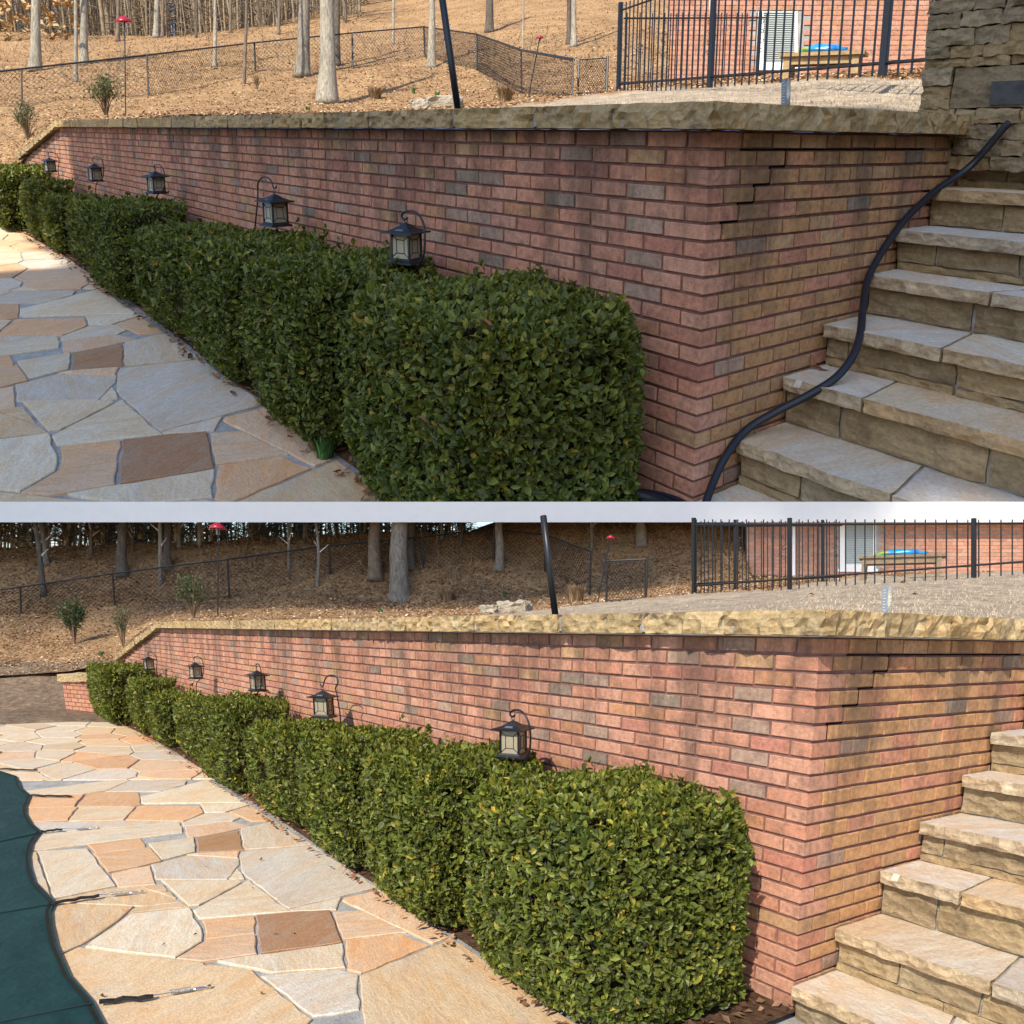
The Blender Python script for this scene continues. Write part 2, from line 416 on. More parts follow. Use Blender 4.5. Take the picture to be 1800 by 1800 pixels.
# puffy blocker, added out of view only to shade the upper yard
def shade_blocker():
    def mk(yn, k):
        b = NB("shade_blocker_" + yn); return b.done((.86, .86, .88), .9)
    m = mk("white", 1)
    V, Fc, n = [], [], 0
    bm = bmesh.new(); bmesh.ops.create_icosphere(bm, subdivisions=1, radius=1.)
    sv = np.array([v.co[:] for v in bm.verts]); sf = [[v.index for v in f.verts] for f in bm.faces]; bm.free()
    rr = random.Random(3); H = 380.
    for ix in range(-24, 9):
        for iy in range(-9, 6):
            lx, ly = ix * .5 + rr.uniform(-.1, .1), iy * .5 + rr.uniform(-.1, .1)
            if ly > (2.6 if lx > -.6 else 1.55 + .1 * lx): continue
            for lz in ((-1.5, -.75, 0.) if ly < .3 and lx < 0 else (min(.1, -1.2 + .6 * max(0, ly)), .5) if lx > 0 else (.1, .4)):
                p = (lx, ly, lz); dz = UP.cam(np.array(p))[2]
                if dz < 2.38 or lx < (-7.7 if ly < -.2 else -11.2): continue
                r = min(rr.uniform(6.5, 8), (dz - 2.2) * 10)
                q = UP.w(p) + SUNV * H
                P = sv * np.array([r, r, r * .8]) * (1 + .12 * np.array([mnoise.noise(Vector(p_) * 1.7 + Vector((ix, iy, lz))) for p_ in sv])[:, None]) + q
                V.append(P); Fc += [[i + n for i in f] for f in sf]; n += len(P)
    me = raw_mesh("shade_blocker", np.vstack(V), Fc, tint=(1, 1, 1), mats=[m], smooth=True)
    o = bpy.data.objects.new("shade_blocker", me); COL.objects.link(o)
    tag(o, "puffy white blocker added unseen overhead to shade the upper yard", "shade_blocker")
shade_blocker()

# ------------------------------------------------------------------ terrain behind the wall (profiles: picture row -> distance)
PROF = {
 "upper": [(-40, [(300, 15), (260, 16.5), (200, 20), (150, 27), (118, 33), (75, 44), (55, 52), (58, 60)]),
           (36, [(285, 14.6), (240, 16), (200, 19), (150, 27), (118, 33), (75, 44), (56, 52), (60, 60)]),
           (110, [(225, 12.2), (210, 14), (190, 19), (150, 26), (115, 33), (75, 43), (62, 49), (66, 60)]),
           (300, [(208, 10), (203, 12), (170, 22), (130, 29), (100, 36), (66, 46), (64, 50), (70, 60)]),
           (470, [(205, 8), (198, 11), (170, 22), (125, 30), (90, 37), (62, 47), (46, 53), (44, 60)]),
           (573, [(204, 7), (197, 12), (180, 22.5), (130, 29), (80, 40), (40, 52), (8, 62)]),
           (700, [(202, 6), (196, 11), (180, 22), (130, 28), (80, 38), (30, 55), (-10, 70)]),
           (830, [(200, 5.1), (194, 9), (184, 19), (160, 23), (110, 29), (60, 40), (-30, 65)]),
           (1000, [(197, 4.2), (177, 10), (166, 14), (140, 20), (100, 27), (50, 38), (-40, 60)]),
           (1087, [(195, 3.8), (165, 10.6), (155, 14), (120, 22), (80, 30), (20, 45), (-50, 60)]),
           (1250, [(194, 3.35), (152, 9), (143, 12), (138, 14), (100, 26), (50, 36), (-50, 60)]),
           (1440, [(203, 4.1), (160, 6.6), (140, 8), (136, 11), (130, 14), (124, 20)]),
           (1620, [(210, 5), (160, 5.6), (133, 7.4), (128, 11), (124, 14), (120, 20)]),
           (1840, [(212, 5.2), (160, 5.6), (133, 7), (126, 11), (122, 14), (118, 20)])],
 "lower": [(-60, [(1190, 18), (1160, 20), (1120, 23), (1090, 24.3), (1040, 25.2), (990, 26.2), (965, 27.5), (985, 34)]),
           (36, [(1186, 18.2), (1165, 20), (1130, 22.5), (1090, 24.3), (1040, 25.2), (990, 26.2), (962, 27.5), (985, 34)]),
           (120, [(1180, 18.3), (1150, 19.8), (1120, 22.5), (1085, 24.4), (1035, 25.2), (988, 26.2), (960, 27.5), (985, 34)]),
           (200, [(1165, 17.9), (1150, 18.4), (1110, 22.5), (1072, 24.6), (1030, 25.3), (985, 26.3), (958, 27.6), (985, 34)]),
           (270, [(1112, 13.6), (1104, 16), (1085, 22.5), (1065, 24.6), (1020, 25.5), (975, 26.5), (955, 27.6), (985, 34)]),
           (337, [(1106, 12.5), (1090, 18.5), (1072, 23.5), (1056, 24.7), (1005, 25.7), (965, 26.6), (952, 27.6), (985, 34)]),
           (500, [(1102, 10.3), (1085, 17), (1066, 23.7), (1035, 25.0), (990, 26.), (955, 26.8), (945, 27.6), (985, 34)]),
           (700, [(1098, 8.4), (1085, 14), (1070, 23.6), (1060, 24.8), (1010, 25.8), (965, 26.7), (935, 27.6), (980, 34)]),
           (905, [(1094, 6.6), (1077, 15), (1067, 21.5), (1045, 24.7), (1000, 25.7), (950, 26.8), (905, 28)]),
           (1100, [(1090, 5.3), (1067, 12), (1056, 17), (1035, 24.4), (990, 25.4), (940, 26.5), (900, 27.6)]),
           (1217, [(1089, 4.7), (1045, 12.2), (1036, 17), (1022, 24.2), (980, 25.3), (930, 26.5), (895, 27.5)]),
           (1308, [(1088, 4.3), (1040, 11.6), (1030, 17), (1018, 24.2), (980, 25.2), (930, 26.5), (895, 27.5)]),
           (1322, [(1088, 4.25), (1040, 11.5), (1030, 17), (1018, 24.2), (1012, 25.4), (1008, 27)]),
           (1440, [(1087, 3.75), (1062, 6), (1033, 10.7), (1020, 17), (1012, 25.4), (1008, 27)]),
           (1620, [(1093, 4.2), (1055, 6.3), (1020, 10.3), (1013, 17), (1008, 25.4), (1004, 27)]),
           (1850, [(1100, 5.3), (1050, 6.6), (1009, 10), (1006, 17), (1003, 25.4), (1000, 27)])]}
LAWN = {"upper": [(560, 206), (700, 199), (830, 195), (960, 181), (1087, 165), (1250, 152), (1440, 142), (1900, 135)],
        "lower": [(560, 1100), (700, 1093), (800, 1085), (930, 1075), (1080, 1058), (1217, 1046), (1300, 1044), (1500, 1015), (1900, 1000)]}

def prof_at(Y, px, q):
    """distance and row at column px, parameter q (0 = at the wall .. 1 = far end)"""
    P = PROF[Y.name]
    xs = [p[0] for p in P]; i = int(np.clip(np.searchsorted(xs, px) - 1, 0, len(P) - 2)); t = np.clip((px - xs[i]) / (xs[i + 1] - xs[i]), 0, 1)
    def ev(pr):
        n = len(pr) - 1; s = q * n; j = min(int(s), n - 1); f = s - j
        return np.array(pr[j]) * (1 - f) + np.array(pr[j + 1]) * f
    return ev(P[i][1]) * (1 - t) + ev(P[i + 1][1]) * t

def ground(Y, px, py):
    """point of the terrain seen at a picture place"""
    best = None
    for q in np.linspace(0, 1, 240):
        r, d = prof_at(Y, px, q)
        if best is None or abs(r - py) < best[0]: best = (abs(r - py), d)
        if r < py: break
    return Y.dep(px, py, best[1])

def terrain(Y):
    cols = np.linspace(-70, 2230, 224); qs = np.linspace(0, 1, 110)
    V, T = [], []
    lx, ly = zip(*LAWN[Y.name])
    for q in qs:
        for px in cols:
            r, d = prof_at(Y, px, q)
            p = Y.dep(px, r, d)
            h = mnoise.noise(Vector(p) * .7) * .05 + mnoise.noise(Vector(p) * 2.3) * .02
            fade = min(1., q * 6)
            p[2] += h * fade * min(1., d / 12)
            edge = np.interp(px, lx, ly) + 3 * mnoise.noise(Vector((px * .02, 0, 0)))
            lw = np.clip((r - edge) / 3 + .5, 0, 1) if px > 540 else 0
            soil = np.clip((r - (1158 + (px - 36) * -.02)) / 8, 0, 1) if (Y is LO and px < 235) else 0
            V.append(p); T.append((lw, soil, 0))
    nc = len(cols); n = len(qs)
    a = (np.arange(n - 1)[:, None] * nc + np.arange(nc - 1)[None]).ravel()
    Fc = np.stack([a, a + 1, a + 1 + nc, a + nc], 1)
    o = obj("hillside_terrain", Y, np.array(V), Fc, M_GROUND, None, np.array(T), smooth=True)
    tag(o, kind="structure")
    # fallen leaves on the hill and dormant grass on the lawn
    V = np.array(V); N = V.reshape(n, nc, 3)
    lw = np.array(T)[:, 0].reshape(n, nc)
    rg = np.random.default_rng(11 if Y is UP else 12)
    m = 80000; ii = rg.uniform(0, n - 1.01, m); jj = rg.uniform(0, nc - 1.01, m)
    i0, j0 = ii.astype(int), jj.astype(int); keep = lw[i0, j0] < .3
    i0, j0, fi, fj = i0[keep], j0[keep], (ii - i0[()] if False else ii % 1)[keep], (jj % 1)[keep]
    P = (N[i0, j0] * ((1 - fi) * (1 - fj))[:, None] + N[i0 + 1, j0] * (fi * (1 - fj))[:, None] + N[i0, j0 + 1] * ((1 - fi) * fj)[:, None] + N[i0 + 1, j0 + 1] * (fi * fj)[:, None])
    leaf_cards("fallen_leaves", Y, P, rg, M_DRY, [(.40, .24, .12), (.30, .16, .08), (.5, .34, .2), (.2, .1, .05), (.55, .42, .28)], .032, .072, flat=.5)
    m = 30000; ii = rg.uniform(0, (n - 1.01) * .5, m); jj = rg.uniform(0, nc - 1.01, m)
    i0, j0 = ii.astype(int), jj.astype(int); keep = lw[i0, j0] > .6
    i0, j0, fi, fj = i0[keep], j0[keep], (ii % 1)[keep], (jj % 1)[keep]
    P = (N[i0, j0] * ((1 - fi) * (1 - fj))[:, None] + N[i0 + 1, j0] * (fi * (1 - fj))[:, None] + N[i0, j0 + 1] * ((1 - fi) * fj)[:, None] + N[i0 + 1, j0 + 1] * (fi * fj)[:, None])
    k = len(P); ang = rg.uniform(0, 6.28, k); ln = rg.uniform(.018, .05, k); wd = rg.uniform(.0015, .003, k)
    dx, dy = np.cos(ang), np.sin(ang); lean = rg.uniform(-.8, .8, (k, 2)) * ln[:, None]
    V3 = np.stack([P + np.stack([dx * wd, dy * wd, 0 * wd], 1), P - np.stack([dx * wd, dy * wd, 0 * wd], 1),
                   P + np.stack([lean[:, 0], lean[:, 1], ln * .7], 1)], 1).reshape(-1, 3)
    cl = np.array([(.55, .44, .31), (.46, .36, .25), (.64, .54, .40)])[rg.integers(0, 3, k)]
    o = obj("lawn_grass", Y, V3, np.arange(3 * k).reshape(-1, 3), M_DRY, None, np.repeat(cl, 3, 0))
    tag(o, f"short tan dormant grass on the lawn of the {Y.where}", "grass", kind="stuff")

def leaf_cards(name, Y, P, rg, mat, cols, l0, l1, flat=.5, parent=None, kind="stuff"):
    k = len(P); a = rg.uniform(0, 6.28, k); ln = rg.uniform(l0, l1, k) * np.clip(Y.cam(P)[:, 2] / 16, 1, 1.9)
    u = np.stack([np.cos(a), np.sin(a), rg.uniform(-flat, flat, k)], 1); v = np.stack([-np.sin(a), np.cos(a), rg.uniform(-flat, flat, k)], 1)
    P = P + np.stack([0 * a, 0 * a, ln * .25], 1)
    V = np.stack([P - u * ln[:, None] * .5, P + v * ln[:, None] * .28, P + u * ln[:, None] * .5, P - v * ln[:, None] * .28 + np.array([0, 0, .01])], 1).reshape(-1, 3)
    cl = np.array(cols)[rg.integers(0, len(cols), k)] * rg.uniform(.75, 1.2, k)[:, None]
    o = obj(name, Y, V, np.arange(4 * k).reshape(-1, 4), mat, parent, np.repeat(cl, 4, 0))
    if parent is None: tag(o, f"brown fallen leaves strewn over the hillside of the {Y.where}", "fallen leaves", kind=kind)
    return o

# ------------------------------------------------------------------ rough stone pieces
def rough_box(lo, hi, res, amp, seed, ax_flat=()):
    """a split-faced stone: a box whose faces carry broken relief; faces in ax_flat ('z1' ...) stay plane"""
    (x0, y0, z0), (x1, y1, z1) = lo, hi
    nx, ny, nz = [max(1, min(14, int(round((b - a) / res)))) for a, b in zip(lo, hi)]
    idx = {}; V = []
    def vid(i, j, k):
        key = (i, j, k)
        if key not in idx:
            idx[key] = len(V); V.append([i / nx, j / ny, k / nz])
        return idx[key]
    Fc = []
    for i in range(nx):
        for j in range(ny):
            Fc.append((vid(i, j, 0), vid(i, j + 1, 0), vid(i + 1, j + 1, 0), vid(i + 1, j, 0)))
            Fc.append((vid(i, j, nz), vid(i + 1, j, nz), vid(i + 1, j + 1, nz), vid(i, j + 1, nz)))
    for i in range(nx):
        for k in range(nz):
            Fc.append((vid(i, 0, k), vid(i + 1, 0, k), vid(i + 1, 0, k + 1), vid(i, 0, k + 1)))
            Fc.append((vid(i, ny, k), vid(i, ny, k + 1), vid(i + 1, ny, k + 1), vid(i + 1, ny, k)))
    for j in range(ny):
        for k in range(nz):
            Fc.append((vid(0, j, k), vid(0, j, k + 1), vid(0, j + 1, k + 1), vid(0, j + 1, k)))
            Fc.append((vid(nx, j, k), vid(nx, j + 1, k), vid(nx, j + 1, k + 1), vid(nx, j, k + 1)))
    V = np.array(V); ext = np.array([x1 - x0, y1 - y0, z1 - z0])
    P = V * ext + np.array(lo)
    ctr = (np.array(lo) + np.array(hi)) / 2
    out = np.zeros_like(P)
    for i, (v, p) in enumerate(zip(V, P)):
        s = Vector(p) * (1 / max(res, .02)) * .55 + Vector((seed * 7.3, seed * 3.1, 0))
        d = mnoise.noise_vector(s) * amp + mnoise.noise_vector(s * 2.7) * amp * .5 + (mnoise.cell_vector(s * 1.3 + Vector((.3, .7, .1))) - Vector((.5, .5, .5))) * amp * 1.5
        nrm = np.where(v < 1e-6, -1, np.where(v > 1 - 1e-6, 1, 0)).astype(float)
        edge = (np.abs(nrm).sum() >= 2)
        q = np.array(d) * np.abs(nrm) * 1.3 + np.array(d) * .25
        if edge: q -= nrm * amp * .25
        for f in ax_flat:
            a = 'xyz'.index(f[0]); side = int(f[1])
            if (side and v[a] > 1 - 1e-6) or (not side and v[a] < 1e-6): q[a] *= .12
        out[i] = p + q
    return out, Fc

# ------------------------------------------------------------------ brick wall
BL, RH = .2032, .0677
TINTS = {"pink": (.55, .262, .172), "rose": (.575, .30, .205), "tan": (.51, .285, .14), "buff": (.50, .30, .165), "gray": (.30, .225, .17), "smoke": (.41, .275, .205), "orange": (.54, .27, .15), "red": (.48, .21, .15)}
def brick_shape(L, D, H, seed, tint):
    """front faces -y and +x sides: a chamfered, slightly uneven brick; origin at the front lower left corner"""
    r = random.Random(seed); j = lambda a=.0018: r.uniform(-a, a)
    c_ = .002
    V = []
    for (y, e) in ((D, 0), (c_, 0), (0, c_)):
        for (x, z) in ((e, e), (L - e, e), (L - e, H - e), (e, H - e)):
            V.append((x + j(.0022), y + j(.0005), z + j(.0016)))
    Fc = [(0, 3, 2, 1)][:0]
    for a, b in ((0, 4), (4, 8)):
        for k in range(4): Fc.append((a + k, a + (k + 1) % 4, b + (k + 1) % 4, b + k))
    V.append((L * .5, j(.0006), H * .5))
    for k in range(4): Fc.append((8 + k, 8 + (k + 1) % 4, 12))
    return np.array(V), Fc

def pick_tint(rr, side):
    if side == 'main': return rr.choices(["pink", "rose", "gray", "smoke", "orange", "red", "buff"], [42, 30, 4, 8, 5, 5, 6])[0]
    return rr.choices(["tan", "buff", "orange", "smoke", "pink", "gray"], [52, 22, 10, 5, 10, 1])[0]

SLOPE0, SLOPE1, SLOPE_Z = -12.2, -17.0, -.70
def top_at(x):
    return 0. if x > SLOPE0 else (SLOPE_Z * min(1, (x - SLOPE0) / (SLOPE1 - SLOPE0)))

WALL_ROWS = 23
def brick_wall(Y):
    root = empty("brick_retaining_wall", Y, (0, 0, -WALL_ROWS * RH), f"pink brick retaining wall with sandstone coping in the {Y.where}", "wall")
    for tc in GRIME[Y.name]: tc.object = root
    # mortar core (recessed), L-shaped with the sloping end
    zb = -WALL_ROWS * RH - .02; g = .009
    mb = MB()
    Vm = [(-.009, g), (-.009, 3.0), (-.30, 3.0), (-.30, .30), (SLOPE0, .30), (SLOPE0, g)]
    n = len(Vm)
    mb.add([(x, y, zb) for x, y in Vm] + [(x, y, .0) for x, y in Vm], [(5, 4, 3, 2, 1, 0), tuple(range(6, 12))] + [(i, (i + 1) % n, n + (i + 1) % n, n + i) for i in range(n)])
    e = [(SLOPE0, 0.), (SLOPE1, SLOPE_Z), (SLOPE1 - 3, SLOPE_Z)]
    for (xa, za), (xb, zb2) in zip(e, e[1:]):
        mb.add([(xa, g, zb), (xb, g, zb), (xb, g, zb2), (xa, g, za), (xa, .3, zb), (xb, .3, zb), (xb, .3, zb2), (xa, .3, za)],
               [(0, 3, 2, 1), (4, 5, 6, 7), (3, 7, 6, 2), (1, 2, 6, 5)])
    mb.build("mortar_core", Y, M_MORTAR, root)
    rr = random.Random(21)
    items = []   # (pos, rotz, L, D, tint, side)
    m = .0062
    H = RH - .0135
    for k in range(1, WALL_ROWS + 1):
        z = -k * RH + .0055
        odd = k % 2
        # corner brick
        items.append(((-(.5 if odd else 1.) * BL + m, 0, z), 0, (.5 if odd else 1.) * BL - m, (1. if odd else .5) * BL - m, pick_tint(rr, 'main'), 'corner'))
        i = .5 if odd else 1.
        while i * BL < 20:
            x0 = -(i + 1) * BL + m; L = BL - 2 * m
            if -k * RH + RH - .004 <= top_at(x0 + .5 * L) + .006:
                items.append(((x0, rr.uniform(-.0022, .0015), z + rr.uniform(-.0012, .0012)), 0, L, .1, pick_tint(rr, 'main'), 'main'))
            i += 1
        i = 1. if odd else .5
        while i * BL < 2.75:
            items.append(((0 + rr.uniform(-.0015, .002), i * BL + m, z + rr.uniform(-.0012, .0012)), math.pi / 2, BL - 2 * m, .1, pick_tint(rr, 'ret'), 'ret')); i += 1
    # crack: bricks beyond the stepped crack sit a few millimetres off
    crack = {1: 99, 2: 2.5, 3: 2.0, 4: 1.5, 5: 1.0, 6: .5}
    out = []
    for (p, rz, L, D, t, sd_) in items:
        k = int(round((.0055 - p[2]) / RH))
        if sd_ == 'ret' and k in crack and p[1] / BL > crack[k] - .1 and k > 1: p = (p[0] + .003, p[1] + .002, p[2] - .002)
        out.append((p, rz, L, D, t, sd_))
    # nearest 300 that can be seen become parts, the rest one mesh
    def seen(it):
        p = np.array(it[0]); px, py = Y.px(p); q = Y.cam(p)
        lim = 900 if Y is UP else 1810
        return py < lim and px < 1830 and px > -20
    def size(it):
        q = Y.cam(np.array(it[0])); s = 1 / q[2] ** 2
        p = it[0]
        if it[5] == 'main' and p[2] < -.72: s *= .05          # behind the hedge
        if it[5] == 'ret' and p[2] < -1.43 + .195 * (p[1] - .06) / .30 - .05: s *= .02   # behind the steps
        return s
    vis = sorted([it for it in out if seen(it)], key=size, reverse=True)
    parts, rest = vis[:300], vis[300:] + [it for it in out if not seen(it)]
    cache = {}
    for it in parts:
        p, rz, L, D, t, sd_ = it
        key = (round(L, 3), round(D, 3), t, rr.randrange(5), rz > 0)
        if key not in cache:
            V, Fc = brick_shape(L, D, H, hash(key) % 9999, t)
            if sd_ == 'corner': Fc = Fc
            if rz: V = V   # turned by the object
            tc = np.array(TINTS[t]) * rr.uniform(.9, 1.1)
            cache[key] = raw_mesh("brick", V, Fc, V + np.array([rr.uniform(0, 9), rr.uniform(0, 9), 0]), tc, rr.random(), [M_WBRICK[Y.name]])
        if rz: inst("brick", Y, cache[key], root, p, (0, 0, rz))
        else: inst("brick", Y, cache[key], root, p)
    mb = MB()
    for p, rz, L, D, t, sd_ in rest:
        if sd_ == 'main' and p[2] < -1.2 and p[0] < -2: continue
        V, Fc = brick_shape(L, D, H, rr.randrange(999), t)
        if rz: V = np.stack([-V[:, 1], V[:, 0], V[:, 2]], 1)
        mb.add(V + np.array(p), Fc, np.array(TINTS[t]) * rr.uniform(.9, 1.1), rr.random())
    o = mb.build("bricks", Y, M_WBRICK, root); o["kind"] = "stuff"
    # the stepped crack, an open dark joint
    ck = [(1, 1.0), (1, 2.5)], [(1, 2.5), (2, 2.5)], [(2, 2.5), (2, 2.0)], [(2, 2.), (3, 2.)], [(3, 2.), (3, 1.5)], [(3, 1.5), (4, 1.5)], [(4, 1.5), (4, 1.)], [(4, 1.), (5, 1.)], [(5, 1.), (5, .5)], [(5, .5), (6, .5)], [(1, 2.5), (1, 8.5)]
    mb = MB()
    for (k0, i0), (k1, i1) in ck:
        if k0 == k1: mb.box((-.02, min(i0, i1) * BL - .002, -k0 * RH - .004), (-.004, max(i0, i1) * BL + .002, -k0 * RH + .0015))
        else: mb.box((-.02, i0 * BL - .003, -k1 * RH), (-.0039, i0 * BL + .003, -k0 * RH))
    mb.build("crack", Y, M_GAP, root)
    # coping
    jx = [1090, 946.7, 804, 730, 657, 583, 537, 488, 449, 407, 347, 308, 274]
    xs = [UP.on(p, 210, 1, -.045)[0] for p in jx]
    while xs[-1] > -11.7: xs.append(xs[-1] - rr.uniform(.42, .7))
    xs[-1] = SLOPE0 - .02
    ys = [UP.on(p, 215, 0, .045)[1] for p in (1320, 1433, 1479, 1559, 1625, 1705)] + [2.75]
    z0, z1 = .004, .098; ov = .085
    sr = 0
    def cope(lo, hi, res, amp, flat=('z1', 'z0')):
        nonlocal sr; sr += 1
        V, Fc = rough_box(lo, hi, res, amp, sr, flat)
        t = rr.choice([(1, 1, 1), (1.06, 1.02, .95), (.94, .93, .95), (.98, .93, .86)])
        obj("coping_stone", Y, V, Fc, M_COPING, root, t, rr.random())
    # corner stone as one L-shaped piece: two legs in one mesh
    sr += 1
    V1, F1 = rough_box((xs[0] + .006, -ov, z0), (ov - .012, .29, z1), .032, .011, 91, ('z1', 'z0'))
    V2, F2 = rough_box((-.28, -ov + .015, z0 + .002), (ov, ys[0] - .006, z1 - .002), .032, .011, 92, ('z1', 'z0'))
    mb = MB(); mb.add(V1, F1, (1, 1, 1), .3); mb.add(V2, F2, (1, .97, .93), .3); mb.build("coping_stone", Y, M_COPING, root)
    for a, b in zip(xs, xs[1:]):
        near = a > -5
        cope((b + .0065, -ov, z0), (a - .0065, .29, z1), .035 if near else .07, .011)
    for a, b in zip(ys, ys[1:]): cope((-.28, a + .005, z0), (ov, b - .005, z1), .035, .011)
    # sloped coping
    n = 9
    for i in range(n):
        t0, t1 = i / n, (i + 1) / n
        a = np.array([SLOPE0 + (SLOPE1 - SLOPE0) * t0, SLOPE_Z * t0]); b = np.array([SLOPE0 + (SLOPE1 - SLOPE0) * t1, SLOPE_Z * t1])
        V, Fc = rough_box((0, -ov, 0), (1, .29, .094), .12, .008, 40 + i)
        V[:, 2] += 0; x = V[:, 0] * .985 + .007
        W = np.stack([a[0] + (b[0] - a[0]) * x, V[:, 1], a[1] + (b[1] - a[1]) * x + V[:, 2] + .004], 1)
        obj("coping_stone", Y, W, [tuple(reversed(f)) for f in Fc], M_COPING, root, (1, 1, 1), rr.random())
    mb = MB(); mb.box((xs[-1], -ov + .017, z0 + .008), (-.05, .27, z1 - .014)); mb.box((-.26, .0, z0 + .009), (ov - .017, 2.74, z1 - .015))
    mb.build("coping_mortar", Y, M_GROUT, root)

# ------------------------------------------------------------------ flagstones
def poly_clip(poly, nrm, d):
    out = []
    for i in range(len(poly)):
        a, b = poly[i], poly[(i + 1) % len(poly)]; fa, fb = a @ nrm - d, b @ nrm - d
        if fa <= 0: out.append(a)
        if (fa < 0) != (fb < 0): out.append(a + (b - a) * fa / (fa - fb))
    return out

def shrink(poly, w):
    P = [np.array(p, float) for p in poly]
    ar = sum(P[i][0] * P[(i + 1) % len(P)][1] - P[(i + 1) % len(P)][0] * P[i][1] for i in range(len(P)))
    if ar < 0: P = P[::-1]
    Q = list(P)
    for i in range(len(P)):
        a, b = P[i], P[(i + 1) % len(P)]; e = b - a; l = np.linalg.norm(e)
        if l < 1e-6: continue
        nn = np.array([e[1], -e[0]]) / l
        Q = poly_clip(Q, nn, a @ nn - w)
        if len(Q) < 3: return []
    return Q

def hull(P):
    """convex outline, counter-clockwise"""
    P = sorted(tuple(p) for p in P); out = []
    for half in (P, P[::-1]):
        h = []
        for p in half:
            while len(h) > 1 and (h[-1][0] - h[-2][0]) * (p[1] - h[-2][1]) - (h[-1][1] - h[-2][1]) * (p[0] - h[-2][0]) <= 0: h.pop()
            h.append(p)
        out += h[:-1]
    return [np.array(p) for p in out]

def stone_prism(poly, z0, z1, rr, bev=.006, jit=.006, step=.09):
    """a flat stone with a ragged outline, worn top edge"""
    P = []
    n = len(poly)
    for i in range(n):
        a, b = np.array(poly[i]), np.array(poly[(i + 1) % n]); l = np.linalg.norm(b - a); k = max(1, min(9, int(l / step)))
        for q in range(k):
            p = a + (b - a) * q / k
            P.append(p + np.array([rr.uniform(-jit, jit), rr.uniform(-jit, jit)]))
    P = np.array(P); c_ = P.mean(0); m = len(P)
    dv = P - c_; ln = np.linalg.norm(dv, axis=1)[:, None]; In = P - dv / ln * np.minimum(bev, ln * .3)
    V = np.vstack([np.c_[P, np.full(m, z0)], np.c_[P, np.full(m, z1 - bev * .6)], np.c_[In, np.full(m, z1)]])
    Fc = [(i, (i + 1) % m, m + (i + 1) % m, m + i) for i in range(m)] + [(m + i, m + (i + 1) % m, 2 * m + (i + 1) % m, 2 * m + i) for i in range(m)]
    Fc.append(tuple(range(2 * m, 3 * m)))
    return V, Fc

